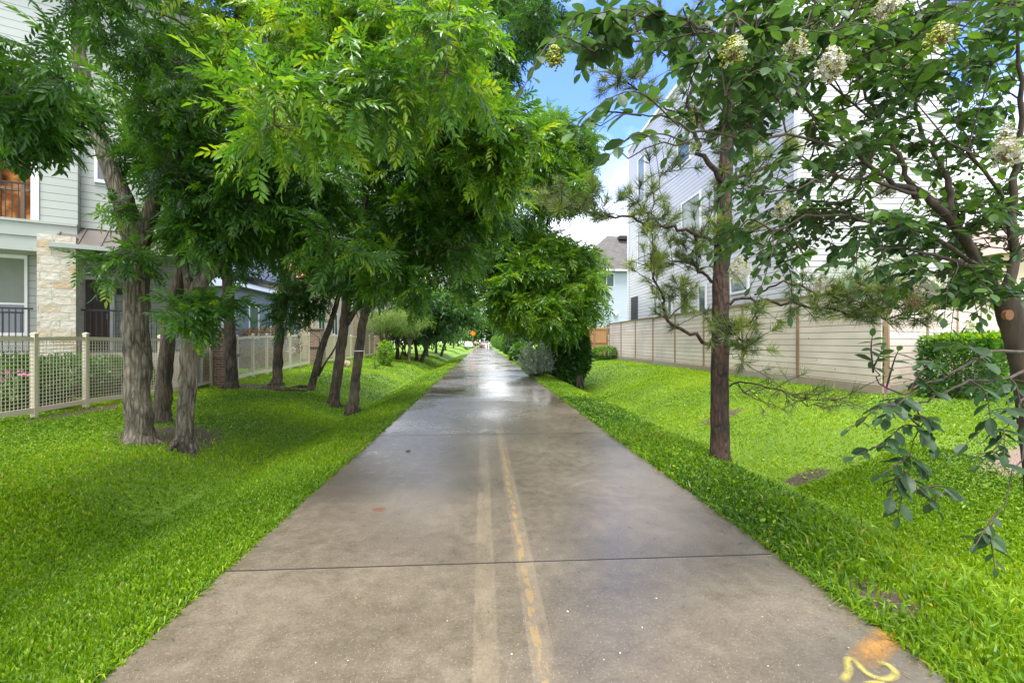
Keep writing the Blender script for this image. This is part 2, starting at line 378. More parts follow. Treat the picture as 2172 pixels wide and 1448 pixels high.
xs = np.unique(np.concatenate([np.linspace(-60, -12, 25), np.linspace(-12, -1.74, 60), [PL-.013, PL-.011, PR+.011, PR+.013], np.linspace(2.14, 12, 60), np.linspace(12, 60, 25), [-.5, .2, 1]]))
ys = np.concatenate([np.linspace(-8, 30, 130), np.linspace(31, 110, 60), [130, 200, 400]])
X, Y = np.meshgrid(xs, ys); Zg = gz(X, Y)
nx, ny = len(xs), len(ys); i = np.arange(ny-1)[:,None]*nx+np.arange(nx-1)[None]
mb = MB(); mb.add(np.stack([X, Y, Zg], -1).reshape(-1, 3), np.stack([i, i+1, i+1+nx, i+nx], -1).reshape(-1, 4))
tag(mb.build('ground', M['turf'], smooth=True), kind='structure')

# ------------------------------------------------------------------ path
def pathmat():
    t = NT('wet_concrete'); p = t.geo(); s = t.sep(p); x, y = s[0], s[1]
    a = t.n('Attribute', _attribute_name='tint').outputs['Fac']
    n = t.noise(p, .9, 6, .6); n2 = t.noise(p, 9, 5, .65); n3 = t.noise(p, 60, 3, .7)
    f = t.math('ADD', t.math('ADD', t.math('MULTIPLY', n, .55), t.math('MULTIPLY', n2, .3)), t.math('MULTIPLY', n3, .35))
    c = t.ramp(f, [(.36, (.060, .048, .034)), (.60, (.150, .121, .086)), (.85, (.28, .235, .175))])
    c = t.mix(t.math('MULTIPLY', a, .5), c, t.mix(1., c, (.62, .62, .66), 'MULTIPLY'))
    # aggregate grit
    g = t.n('TexVoronoi', Vector=p, Scale=95.0).outputs[0]
    gm = t.n('TexVoronoi', Vector=p, Scale=95.0).outputs[1]
    gs = t.math('MULTIPLY', t.math('LESS_THAN', g, .22), t.math('GREATER_THAN', t.sep(gm)[0], .80))
    c = t.mix(t.math('MULTIPLY', gs, .7), c, (.46, .38, .30))
    # two worn centre stripes
    wear = t.noise(t.scale(p, (3, .8, 1)), 2.2, 6, .7)
    fade = t.n('MapRange', i0=y, i1=6.0, i2=11.5, i3=1.0, i4=0.0).outputs[0]
    for cx_, col, th in ((.015, (.36, .29, .19), .47), (.285, (.36, .28, .18), .44)):
        dd = t.math('ABSOLUTE', t.math('SUBTRACT', t.math('ADD', x, t.math('MULTIPLY', t.math('SUBTRACT', n2, .5), .02)), cx_))
        inside = t.n('MapRange', i0=dd, i1=.056, i2=.066, i3=1.0, i4=0.0).outputs[0]
        ft = t.n('MapRange', i0=wear, i1=th-.12, i2=th+.12, i3=.0, i4=.27).outputs[0]
        c = t.mix(t.math('MULTIPLY', t.math('MULTIPLY', inside, ft), fade), c, col)
    dd = t.math('ABSOLUTE', t.math('SUBTRACT', x, t.math('ADD', .275, t.math('MULTIPLY', t.math('SUBTRACT', t.noise(t.scale(p, (0, 1, 0)), .9, 2), .5), .08))))
    yl = t.math('MULTIPLY', t.math('LESS_THAN', dd, .021), t.math('GREATER_THAN', t.noise(t.scale(p, (14, 5, 1)), 1.6, 5, .7), .49))
    c = t.mix(t.math('MULTIPLY', t.math('MULTIPLY', yl, .5), fade), c, (.36, .235, .085))
    # rust stain
    ctr = (float(W(805, 1080, 4.07)[0]), float(W(805, 1080, 4.07)[1]))
    ex = t.math('DIVIDE', t.math('SUBTRACT', x, ctr[0]), .07); ey = t.math('DIVIDE', t.math('SUBTRACT', y, ctr[1]), .06)
    r2 = t.math('ADD', t.math('MULTIPLY', ex, ex), t.math('MULTIPLY', ey, ey))
    rs = t.n('MapRange', i0=t.math('ADD', r2, t.math('MULTIPLY', t.math('SUBTRACT', n2, .5), 1.6)), i1=.1, i2=1.2, i3=.9, i4=0.0).outputs[0]
    c = t.mix(rs, c, (.14, .042, .014))
    # water film: broad damp areas, puddles further on
    pn = t.noise(t.scale(p, (.42, .5, 1)), 1.0, 5, .55, .5)
    thr = t.n('MapRange', i0=y, i1=5.0, i2=13.0, i3=.74, i4=.50).outputs[0]
    pud = t.n('MapRange', i0=t.math('SUBTRACT', pn, thr), i1=-.16, i2=.14, i3=0.0, i4=1.0).outputs[0]
    ro = t.math('ADD', t.math('MULTIPLY', t.math('SUBTRACT', 1.0, pud), t.n('MapRange', i0=n2, i1=.3, i2=.7, i3=.17, i4=.34).outputs[0]), .09)
    c = t.mix(t.math('MULTIPLY', pud, .3), c, t.mix(1., c, (.55, .55, .57), 'MULTIPLY'))
    h = t.math('ADD', t.math('MULTIPLY', n3, t.math('SUBTRACT', 1.0, t.math('MULTIPLY', pud, .95))), t.math('MULTIPLY', n2, .35))
    film = t.n('MapRange', i0=t.math('ADD', t.noise(t.scale(p, (.5, .35, 1)), 1.1, 4, .5), t.math('MULTIPLY', x, .10)), i1=.42, i2=.66, i3=.0, i4=.3).outputs[0]
    return t.pbr(c, ro, t.bump(h, .28, .006), Specular__IOR__Level=.6, Coat__Weight=film, Coat__Roughness=.22, Coat__IOR=1.5)
M['path'] = pathmat()
joints = [-3.0, -.55, 3.09]+[3.09+4.0*k+(.28 if k == 1 else .2) for k in range(1, 31)]
mb = MB()
for k, (a, b) in enumerate(zip(joints[:-1], joints[1:])):
    g = .004; v = [(PL+.004, a+g), (PR-.004, a+g), (PR-.004, b-g), (PL+.004, b-g)]; e = .003
    V = []
    for x, y in v: V.append((x, y, -.12))
    for x, y in v: V.append((x, y, -e))
    for (x, y), (sx, sy) in zip(v, ((1,1),(-1,1),(-1,-1),(1,-1))): V.append((x+sx*e, y+sy*e, 0))
    Fc = [(8,9,10,11)]+[(i, (i+1) % 4, 4+(i+1) % 4, 4+i) for i in range(4)]+[(4+i, 4+(i+1) % 4, 8+(i+1) % 4, 8+i) for i in range(4)]
    mb.add(V, Fc, 0, rng.uniform(0, 1))
for k, j in enumerate(joints[1:-1]):
    hw_ = .005 if j < 5 else .012
    mb.quad((PL+.02, j-hw_, .0012), (PR-.02, j-hw_, .0012), (PR-.02, j+hw_, .0012), (PL+.02, j+hw_, .0012), mat=1)
tag(mb.build('path', [M['path'], M['tar']]), kind='structure')
mb = MB(); mb.box((PL/2+PR/2, 60, -.09), (1.86, 64, .03)); tag(mb.build('path_bed', M['soil']), kind='structure')
# cross street far off
mb = MB(); mb.box((0, 112, .02), (60, 3.2, .05)); tag(mb.build('road', M['asphalt']), kind='structure')

# ------------------------------------------------------------------ spray paint marks
def spraymat(name, col, sc=9, lo=.38, hi=.6):
    t = NT(name); p = t.geo(); a = t.n('Attribute', _attribute_name='tint').outputs['Fac']
    n = t.noise(p, sc, 5, .7); n2 = t.noise(p, 90, 3, .6)
    al = t.math('MULTIPLY', a, t.n('MapRange', i0=t.math('ADD', t.math('MULTIPLY', n, .6), t.math('MULTIPLY', n2, .4)), i1=lo, i2=hi, i3=.25, i4=1.0).outputs[0], clamp=True)
    b = t.n('BsdfPrincipled', Base__Color=(*col, 1), Roughness=.5).outputs[0]
    return t.done(t.n('MixShader', i0=al, i1=t.n('BsdfTransparent').outputs[0], i2=b).outputs[0])
M['sprayo'] = spraymat('orange_spray', (.62, .30, .06)); M['sprayy'] = spraymat('yellow_spray', (.60, .51, .13), 22, .32, .55)
def gpx(px, py, z=0):
    Z = (CAMH-z)*F/(py-CY); return W(px, py, Z)
def ribbon(mb, pts, w, z=.004, soft=True):
    P = smooth_poly(np.array([(*p[:2], 0) for p in pts]), 8); P[:,2] = z
    t = np.gradient(P, axis=0); n = np.stack([-t[:,1], t[:,0], 0*t[:,0]], 1); n /= np.linalg.norm(n, axis=1)[:,None]+1e-9
    k = len(P); offs = [-1, -.55, 0, .55, 1]; al = [0, .55, .95, .55, 0]
    V = np.concatenate([P+n*w*o for o in offs]); A = np.repeat(al, k)
    A = A*np.tile(np.minimum(1, np.minimum(np.arange(k), np.arange(k)[::-1])/4+.15), 5)
    Fq = []
    for j in range(4):
        i = np.arange(k-1); Fq.append(np.stack([j*k+i, j*k+i+1, (j+1)*k+i+1, (j+1)*k+i], 1))
    mb.add(V, np.concatenate(Fq), 0, A)
mb = MB(); ribbon(mb, [gpx(1912, 1332), gpx(1868, 1365), gpx(1822, 1408)], .075)
tag(mb.build('paint_mark', M['sprayo']), 'orange spray paint smear at the right edge of the path', 'paint mark')
mb = MB(); ribbon(mb, [gpx(1787, 1445), gpx(1800, 1425), gpx(1798, 1400), gpx(1812, 1400), gpx(1835, 1425), gpx(1868, 1440), gpx(1895, 1436), gpx(1898, 1424), gpx(1880, 1408), gpx(1855, 1403)], .021, .004)
ribbon(mb, [gpx(1830, 1449), gpx(1862, 1447), gpx(1880, 1450)], .013, .004)
tag(mb.build('paint_mark', M['sprayy']), 'yellow spray painted looping symbol on the concrete below the orange smear', 'paint mark')

# small litter on the path
def blob(mb, c, r, seed, n=7, flat=.5, mat=0):
    q = np.random.default_rng(seed); a = np.linspace(0, 2*PI, n, endpoint=False)
    ring = lambda s, z: np.stack([np.cos(a)*r*s*q.uniform(.6, 1.2, n), np.sin(a)*r*s*q.uniform(.6, 1.2, n), np.full(n, z*r)], 1)+c
    V = np.concatenate([ring(1, 0), ring(.75, flat), [np.array(c)+(0, 0, flat*r*1.2)]])
    j = np.arange(n); j2 = (j+1) % n
    mb.add(V, [np.stack([j, j2, n+j2, n+j], 1), np.stack([n+j, n+j2, np.full(n, 2*n)], 1)], mat)
for k, (px, py) in enumerate([(949,1316),(1246,1285),(1315,1384),(1281,1398),(1362,1330),(669,1405),(738,1400),(1629,1412),(1693,1410),(1617,1307),(1638,1265),(1760,1283),(1800,1373),(1392,1268),(1132,1245),(1640,1230),(1085,1386),(1204,1296),(1725,1242),(1160,1164)]):
    p = gpx(px, py); mb = MB(); blob(mb, (p[0], p[1], .001), .004+.0045*random.random()**2, k+50, 5, .3)
    tag(mb.build('fallen_petal', M['petal']), 'tiny white petal fallen on the wet concrete', 'petal', 'white petals fallen on the path')
p = gpx(866, 957); mb = MB(); blob(mb, (p[0], p[1], .002), .04, 3, 9, .35); tag(mb.build('fallen_leaf', M['soil']), 'dark curled dead leaf lying on the left half of the path', 'leaf')

def clippings():
    q = np.random.default_rng(17); mb = MB(); N = 420
    e = q.random(N); x = np.where(e < .6, PR-.02-np.abs(q.normal(0, .16, N)), np.where(e < .8, PL+.02+np.abs(q.normal(0, .08, N)), q.uniform(PL, PR, N))); y = 1.6+8*q.random(N)**1.6
    a = q.uniform(0, 2*PI, N); L = q.uniform(.012, .05, N); wd = .0022; d_ = np.stack([np.cos(a), np.sin(a), 0*a], 1); n_ = np.stack([-np.sin(a), np.cos(a), 0*a], 1); P = np.stack([x, y, np.full(N, .003)], 1)
    V = np.stack([P-n_*wd, P+n_*wd, P+d_*L[:,None]+(0,0,.004)], 1); mb.add(V.reshape(-1, 3), (np.arange(N)*3)[:,None]+np.array([[0,1,2]]), 0, np.repeat(q.choice([.05, .1, .3, 1.], N), 3))
    tag(mb.build('grass_clippings', M['grass']), kind='stuff')
clippings()
# ------------------------------------------------------------------ grass (stuff)
def grass(N, region, hrange, wmul, dens_pow=1.0, tintb=0., seed=1, spread=.5, mat='grass'):
    q = np.random.default_rng(seed); x0, x1, y0, y1 = region
    x = q.uniform(x0, x1, N); y = y0+(y1-y0)*q.uniform(0, 1, N)**dens_pow
    k = (x < PL+.03) | (x > PR-.03); x, y = x[k], y[k]; N = len(x)
    patch = sum(np.sin(x*f[0]*1.3+y*f[1]*1.3+p[1]) for f, p in zip(_fr, _ph))/5
    bare = sum(np.sin(x*f[1]*1.7+y*f[0]*1.7+p[2]) for f, p in zip(_fr[:8], _ph))/4
    for bx_, by_, brx, bry in BARE:
        k = ((x-bx_)/brx)**2+((y-by_)/bry)**2 > .75+(.3 if bx_ > 6.2 else .6)*q.normal(size=len(x)); x, y, patch, bare = x[k], y[k], patch[k], bare[k]
    N = len(x)
    k = (bare+.35*q.normal(size=N) < 1.05) | (x < 3.2); x, y, patch = x[k], y[k], patch[k]; N = len(x)
    z = gz(x, y); z = np.where((x > PL-.012) & (x < PR+.012), -.015, z)
    d = np.hypot(x, y); h = q.uniform(*hrange, N)*(1+.25*patch); wd = wmul*(.0020+.0010*np.clip(d, 0, 30))*q.uniform(.6, 1.4, N)
    a = q.uniform(0, 2*PI, N); b = q.uniform(.15, 1, N)*spread
    ux, uy = np.cos(a), np.sin(a); fa = q.uniform(0, 2*PI, N); sx, sy = np.cos(fa), np.sin(fa)
    P = np.stack([x, y, z-.005], 1); V = np.zeros((N, 5, 3))
    mid = P+np.stack([ux*h*b*.35, uy*h*b*.35, h*.6], 1); tip = P+np.stack([ux*h*b*1.1, uy*h*b*1.1, h*(1-.35*b)], 1)
    S = np.stack([sx, sy, 0*sx], 1)*wd[:,None]
    V[:,0] = P-S; V[:,1] = P+S; V[:,2] = mid+S*.85; V[:,3] = mid-S*.85; V[:,4] = tip
    o = (np.arange(N)*5)[:,None]; t = np.clip(.45+.15*q.normal(size=N)+.26*patch+tintb, 0, .88); t = np.where(q.random(N) < .012, 1., t)
    mb = MB(); mb.add(V.reshape(-1, 3), [o+np.array([[0,1,2,3]]), o+np.array([[3,2,4]])], 0, np.repeat(t, 5)); return mb
for nm, args in {
    'near_left': (95000, (-5.5, PL+.02, .9, 5), (.025, .055), 1., 1.2, .0, 1),
    'mid_left': (80000, (-9, PL+.02, 5, 13), (.025, .05), .9, 1.2, .0, 2),
    'far_left': (40000, (-8.5, PL, 13, 45), (.03, .06), .8, 1.8, .05, 3),
    'yard_left': (9000, (-14, -8.1, 6, 30), (.03, .07), .9, 1., .0, 4),
    'near_right': (80000, (PR-.02, 6, .9, 6), (.025, .06), 1., 1.2, .08, 5),
    'mid_right': (95000, (PR-.02, 13, 4, 16), (.025, .05), .9, 1.2, .12, 6),
    'far_right': (26000, (PR, 8.2, 16, 45), (.03, .06), .8, 1.8, .1, 7),
    'verge': (16000, (PR-.03, 3.3, .9, 12), (.05, .13), 1.3, 1.1, -.2, 8, 1.0),
    'edge_left': (5000, (PL-.12, PL+.04, .9, 12), (.03, .06), 1.2, 1.2, .0, 9, 1.3),
    'edge_right': (5000, (PR-.05, PR+.12, .9, 12), (.03, .08), 1.2, 1.2, .0, 10, 1.3)}.items():
    tag(grass(*args).build('grass', M['grass']), kind='stuff')

def creep():
    q = np.random.default_rng(31); V = []; T = []
    for side, xe in ((-1, PL), (1, PR)):
        y = .9
        while y < 22:
            y += q.exponential(.16)+.03; m = q.integers(5, 22); reach = q.uniform(.02, .11)*(1.25 if side > 0 else .8)
            for _ in range(m):
                b = np.array([xe+side*q.uniform(.0, .05), y+q.normal()*.05, -.02]); a = q.normal()*.9; L = reach*q.uniform(.5, 1.3)+.015
                d_ = np.array([-side*math.cos(a), math.sin(a), 0]); n_ = np.array([-d_[1], d_[0], 0])*.0032*(1+.12*y); h = q.uniform(.02, .06)
                V.append([b-n_, b+n_, b+d_*L*.55+n_*.8+(0,0,h+.02), b+d_*L*.55-n_*.8+(0,0,h+.02), b+d_*L+(0,0,.028+h*.3)]); T.append(np.clip(q.normal(.4, .2), 0, 1))
    N = len(V); o = (np.arange(N)*5)[:,None]; mb = MB(); mb.add(np.array(V).reshape(-1, 3), [o+np.array([[0,1,2,3]]), o+np.array([[3,2,4]])], 0, np.repeat(T, 5))
    tag(mb.build('grass', M['grass']), kind='stuff')
creep()
# ------------------------------------------------------------------ leaf templates
def leaflet(L, wd, fold=.18, curl=.12, hi=True):
    if hi:
        V = np.array([(0,0,0), (.36*L,wd,fold*wd), (.40*L,0,-.02*L), (.36*L,-wd,fold*wd), (.72*L,.62*wd,fold*wd-.4*curl*L), (.74*L,0,-.5*curl*L), (.72*L,-.62*wd,fold*wd-.4*curl*L), (L,0,-curl*L)])
        return V, [np.array([(0,2,1),(0,3,2),(4,5,7),(5,6,7)]), np.array([(1,2,5,4),(2,3,6,5)])]
    V = np.array([(0,0,0), (.42*L,wd,fold*wd), (.42*L,-wd,fold*wd), (L,0,-curl*L)])
    return V, [np.array([(0,3,1),(0,2,3)])]
def merge(parts):
    V = []; Fd = {}; n = 0
    for v, fs in parts:
        V.append(v); 
        for f in fs: Fd.setdefault(f.shape[1], []).append(f+n)
        n += len(v)
    return np.concatenate(V), [np.concatenate(x) for x in Fd.values()]
def rotz(v, a): c, s = math.cos(a), math.sin(a); return np.stack([v[:,0]*c-v[:,1]*s, v[:,0]*s+v[:,1]*c, v[:,2]], 1)
def roty(v, a): c, s = math.cos(a), math.sin(a); return np.stack([v[:,0]*c+v[:,2]*s, v[:,1], -v[:,0]*s+v[:,2]*c], 1)
def pinnate(pairs=6, hi=True, droop=.55, q=None):
    parts = []; q = q or np.random.default_rng(1)
    def rach(s): return np.array([s-.12*droop*s*s, 0, -droop*s*s*.75])
    rp = [rach(s) for s in np.linspace(0, 1, 5)]; wv = .006
    RV = np.concatenate([[p+(0, wv, 0), p-(0, wv, 0)] for p in rp]); parts.append((RV, [np.array([(2*i, 2*i+1, 2*i+3, 2*i+2) for i in range(4)])]))
    for k in range(pairs):
        s = .18+.80*k/(pairs-.5)
        for sgn in (1, -1):
            L = .42*(1-.25*abs(2*s-1.1))*q.uniform(.85, 1.12); v, f = leaflet(L, L*.165, .18, .2, hi)
            v = roty(v, q.uniform(.1, .55)); v = rotz(v, sgn*(1.05-.35*s+q.uniform(-.15, .15)))
            parts.append((v+rach(s), f))
    v, f = leaflet(.42, .07, .2, .2, hi); parts.append((roty(v, .75*droop+.3)+rach(1.0), f))
    return merge(parts)
PIN_HI = [pinnate(5, True, .45+.2*k, np.random.default_rng(k)) for k in range(3)]
PIN_LO = [pinnate(5, False, .45+.2*k, np.random.default_rng(k)) for k in range(3)]
def oval(hi=True):
    if not hi: return leaflet(1, .27, .2, .12, False)
    V = np.array([(0,0,0),(.2,.19,.03),(.2,0,-.01),(.2,-.19,.03),(.5,.28,.03),(.5,0,-.03),(.5,-.28,.03),(.8,.19,-.03),(.8,0,-.07),(.8,-.19,-.03),(1,0,-.13)])
    return V, [np.array([(0,2,1),(0,3,2),(7,8,10),(8,9,10)]), np.array([(1,2,5,4),(2,3,6,5),(4,5,8,7),(5,6,9,8)])]
OVAL_HI, OVAL_LO = oval(True), oval(False)
SLIM = leaflet(1, .10, .2, .1, False)
def frames(f, roll, up0=np.array([0,0,1.])):
    f = f/(np.linalg.norm(f, axis=1)[:,None]+1e-9)
    s = np.cross(np.broadcast_to(up0, f.shape), f); ln = np.linalg.norm(s, axis=1)[:,None]
    s = np.where(ln > 1e-3, s/np.maximum(ln, 1e-3), np.array([1., 0, 0])); u = np.cross(f, s)
    c, sn = np.cos(roll)[:,None], np.sin(roll)[:,None]
    return np.stack([f, s*c+u*sn, u*c-s*sn], 2)
def rdir(n, q): v = q.normal(size=(n, 3)); return v/np.linalg.norm(v, axis=1)[:,None]
def inpoly(poly, n, q):
    P = np.array(poly, float); lo, hi = P.min(0), P.max(0); out = []
    while len(out) < n:
        p = q.uniform(lo, hi); c = False; j = len(P)-1
        for i in range(len(P)):
            if (P[i,1] > p[1]) != (P[j,1] > p[1]) and p[0] < (P[j,0]-P[i,0])*(p[1]-P[i,1])/(P[j,1]-P[i,1])+P[i,0]: c = not c
            j = i
        if c: out.append(p)
    return out

# ------------------------------------------------------------------ broad leaved weeds (ground cover)
def weeds():
    q = np.random.default_rng(21); N = 17000; x = q.uniform(PR+.05, 7.6, N); y = .9+12*q.random(N)**1.25
    pt = sum(np.sin(x*f[0]*2.1+y*f[1]*2.1+p[1]) for f, p in zip(_fr[:7], _ph))/3
    k = (pt > -.1) | (x < 3.0); x, y = x[k], y[k]; N = len(x); c = np.stack([x, y, gz(x, y)+q.uniform(.01, .06, N)], 1)
    f = rdir(N, q); f[:,2] = np.abs(f[:,2])*.5
    mb = MB(); mb.inst(OVAL_LO, frames(f, q.normal(size=N)*.4)*(q.uniform(.016, .045, N)*(1+.06*y))[:,None,None], c, np.clip(q.normal(.5, .2, N), 0, .88)); tag(mb.build('weeds', M['grass']), kind='stuff')
weeds()
# ------------------------------------------------------------------ trees
def make_tree(name, label, cat, limbs, regions, group=None, bark='bark_dark', leaf='leaf', seed=1, flare=True, twigr=.006, sides=10, extra=None, leafpart='crown', slim=1.0):
    q = np.random.default_rng(seed); wb = MB(); lb = MB(); nodes = []; nrad = []
    for li, limb in enumerate(limbs):
        P = np.array([[*W(*l[:3]), l[3]*slim] for l in limb]); S = smooth_poly(P, 5)
        if li == 0 and flare:
            S[0,3] *= 1.12; S[1,3] *= 1.03
            S = np.vstack([S[0]-(0, 0, .5, -.06), S[0]-(0, 0, .05, -.015), S])
        S[:,:3] += q.normal(size=(len(S), 3))*S[:,3:4]*.06
        wb.tube(S[:,:3], np.maximum(S[:,3], .004), 16 if S[0,3] > .03 else 6, 0, .5, .06)
        if li == 0 and flare and limb[0][3] > .1:
            bb = S[1,:3]; r_ = limb[0][3]*slim; m_ = q.uniform(0, 6)
            for k in range(5):
                a_ = m_+k*1.257+q.normal()*.25; dv_ = np.array([math.cos(a_), math.sin(a_), 0]); gl = r_*q.uniform(1.7, 2.6)
                e_ = bb+dv_*gl; e_[2] = float(gz(e_[0], e_[1]))-.05
                wb.tube(smooth_poly([bb+dv_*r_*.45+(0,0,r_*1.5), bb+dv_*r_*.95+(0,0,.05), e_], 4), r_*np.array([.30,.32,.34,.34,.33,.30,.25,.2,.12]), 8, wob=.06)
        keep = S[len(S)//3:] if li == 0 else S[1:]
        nodes += [r[:3] for r in keep]; nrad += [r[3] for r in keep]
    base = W(*limbs[0][0][:3]); cl = []
    for rg in regions:
        if 'box' in rg:
            b = rg['box']
            for _ in range(rg['n']): cl.append((np.array([q.uniform(b[0], b[1]), q.uniform(b[2], b[3]), q.uniform(b[4], b[5])]), rg))
            continue
        pts = inpoly(rg['poly'], rg['n'], q)
        for p in pts: cl.append((W(p[0], p[1], q.uniform(*rg['Z'])), rg))
    NN = np.array(nodes); cl.sort(key=lambda c: np.min(np.linalg.norm(NN-c[0], axis=1)))
    nodes = list(nodes)
    for c, rg in cl:
        D = np.linalg.norm(np.array(nodes)-c, axis=1); k = int(np.argmin(D)); a = nodes[k]; L = D[k]
        r = q.uniform(*rg.get('r', (.45, .7))); r0 = min(nrad[k]*.7, .008+.014*L); 
        if L > .05:
            m = (a+c)/2+q.normal(size=3)*L*.08+np.array([0, 0, L*.10]); S = smooth_poly([a, m, c], 4)
            wb.tube(S, np.linspace(r0, max(.004, r0*.45), len(S)), 5, 0, .5)
            for i in (2, 4, 6): nodes.append(S[i]); nrad.append(r0*(1-.09*i))
        nodes.append(c); nrad.append(max(.006, r0*.45))
        nt_ = rg.get('twigs', 11); dirs = rdir(nt_, q); dirs[:,2] = dirs[:,2]*.75+.05
        nl = rg.get('leaves', 8)+1; pos = []; fw = []
        for dv in dirs:
            e = c+dv*r*q.uniform(.7, 1.05); mid = c+(e-c)*.5+np.array([0, 0, .06*r]); e = e-np.array([0, 0, .15*r]); S = smooth_poly([c, mid, e], 3)
            wb.tube(S, np.linspace(twigr, twigr*.4, len(S)), 4, 0, .5, cap=False)
            t = q.uniform(.25, 1, nl)[:,None]; t[0] = 1
            b = c*(1-t)**2+2*mid*t*(1-t)+e*t*t; pos.append(b)
            h = dv+q.normal(size=(nl, 3))*.9; h[:,2] = h[:,2]*.85-.05+rg.get('lift', 0); fw.append(h)
        pos = np.concatenate(pos); fw = np.concatenate(fw); n = len(pos); ls = 1.02*rg.get('size', .30)*q.uniform(.6, 1.25, n)
        Mx = frames(fw, q.normal(size=n)*.6)*ls[:,None,None]
        t0, t1 = rg.get('tint', (.3, .7)); tn = np.clip(q.uniform(t0, t1)+.14*q.normal(size=n), 0, .95)
        if rg.get('young', 0): tn = np.where(q.random(n) < rg['young'], np.clip(q.uniform(.85, 1.05, n), 0, 1), tn)
        tp = rg.get('tpl', PIN_LO)
        if isinstance(tp, list):
            w_ = q.integers(0, len(tp), n)
            for j in range(len(tp)):
                kk = w_ == j
                if kk.any(): lb.inst(tp[j], Mx[kk], pos[kk], tn[kk])
        else: lb.inst(tp, Mx, pos, tn)
    root = empty(name, base, label, cat, group)
    wb.build('trunk', M[bark], root, True)
    lb.build(leafpart, M[leaf], root)
    if extra: extra(root, nodes, q)
    return root
def rg(poly, Z, n, **k): return dict(poly=poly, Z=Z, n=n, **k)

GL = 'shade trees along the left lawn'
make_tree('shade_tree', 'thick grey trunked tree leaning left, nearest to the camera on the left lawn', 'tree',
  [[(297,935,6.7,.18),(294,850,6.7,.165),(292,760,6.7,.165),(290,650,6.7,.16),(288,540,6.75,.17),(272,460,6.75,.14),(250,395,6.8,.125),(215,300,6.8,.11),(190,220,6.8,.10),(172,140,6.8,.09),(165,60,6.8,.08),(170,-80,6.8,.06),(180,-220,6.8,.04)],
   [(286,545,6.75,.13),(318,450,6.7,.10),(345,380,6.6,.085),(385,290,6.4,.07),(430,200,6.1,.06),(480,100,5.8,.05),(520,0,5.4,.045),(560,-100,5,.03)],
   [(400,260,6.3,.05),(520,170,5.6,.04),(640,110,5.0,.03),(760,70,4.6,.02)],
   [(190,220,6.8,.05),(150,300,6.2,.035),(130,290,5.5,.03),(90,260,4.6,.02)]],
  [rg([(470,-20),(980,40),(1000,190),(960,260),(800,280),(560,270),(440,140)], (3.5,5.8), 34, r=(.38,.62), tpl=PIN_HI, size=.225, tint=(.5,.85), young=.14, leaves=8),
   rg([(0,-420),(900,-420),(960,30),(300,30),(200,70),(0,40)], (4.5,8), 27, r=(.5,.8), tpl=PIN_HI, size=.26, tint=(.4,.7), leaves=8),
   dict(box=(-8.5,-3.0,-1.5,3.7,4.5,6.9), n=62, r=(.6,.9), size=.36, tint=(.4,.7), leaves=9),  # crown clusters overhead out of view, added to shade the near left lawn
   rg([(190,40),(270,150),(460,40),(560,370),(380,400),(290,300)], (6,7.6), 20, r=(.4,.65), tpl=PIN_HI, size=.26, tint=(.35,.65), leaves=8),
   rg([(-20,150),(130,160),(200,270),(180,300),(60,300),(-20,310)], (3.6,4.8), 9, r=(.25,.38), tpl=PIN_HI, size=.23, tint=(.35,.6), leaves=7),
   rg([(180,560),(290,545),(290,600),(180,590)], (6.0,6.4), 2, r=(.25,.3), tpl=PIN_HI, tint=(.45,.6), twigs=6, size=.24),
   rg([(235,440),(275,430),(275,480),(235,490)], (6.3,6.5), 1, r=(.22,.28), tpl=PIN_HI, tint=(.6,.7), twigs=6, size=.22)],
  GL, 'bark', seed=11)
make_tree('shade_tree', 'slim dark tree standing just behind the two thick grey trunks', 'tree',
  [[(343,897,8,.135),(348,810,8,.12),(360,690,8,.105),(374,620,8,.10),(386,560,8,.08),(400,480,8.1,.06),(420,380,8.2,.05),(440,250,8.2,.03)]],
  [rg([(300,250),(560,250),(570,500),(390,500)], (7.4,10), 18, r=(.5,.8), tpl=PIN_HI, tint=(.3,.6), leaves=8)], GL, 'bark_dark', seed=12)
make_tree('shade_tree', 'grey trunk that forks low to the right, right of the thickest trunk', 'tree',
  [[(390,930,6.7,.12),(394,850,6.7,.11),(402,740,6.7,.105),(408,660,6.7,.105),(424,605,6.75,.095),(470,545,6.9,.075),(520,470,7.2,.06),(565,400,7.5,.04)],
   [(408,650,6.7,.08),(398,590,6.8,.06),(380,520,7,.05),(370,440,7.2,.03)], [(415,665,6.7,.03),(440,660,6.4,.02),(470,675,6.2,.012)]],
  [rg([(400,440),(520,440),(480,570),(400,570)], (6.2,7.4), 9, r=(.3,.5), tpl=PIN_HI, tint=(.45,.7), leaves=7),
   rg([(370,640),(500,640),(500,690),(400,690)], (6.1,6.6), 4, r=(.25,.35), tpl=PIN_HI, tint=(.5,.7), twigs=7, size=.26),
   rg([(400,330),(720,300),(740,540),(480,560)], (6.5,9), 22, r=(.5,.75), tpl=PIN_HI, tint=(.3,.6), leaves=8)], GL, 'bark', seed=13)
make_tree('shade_tree', 'straight dark trunk with exposed roots beside the nearest brick pillar', 'tree',
  [[(492,818,13,.21),(489,740,13,.19),(486,660,13,.185),(482,580,13,.175),(478,500,13,.15),(470,400,13,.12),(460,250,13,.08),(455,100,13,.05)]],
  [rg([(330,50),(640,50),(650,520),(430,550)], (10.5,14.5), 28, r=(.6,.95), size=.36, tint=(.3,.65), twigs=12)], GL, 'bark_dark', seed=14, slim=0.76)
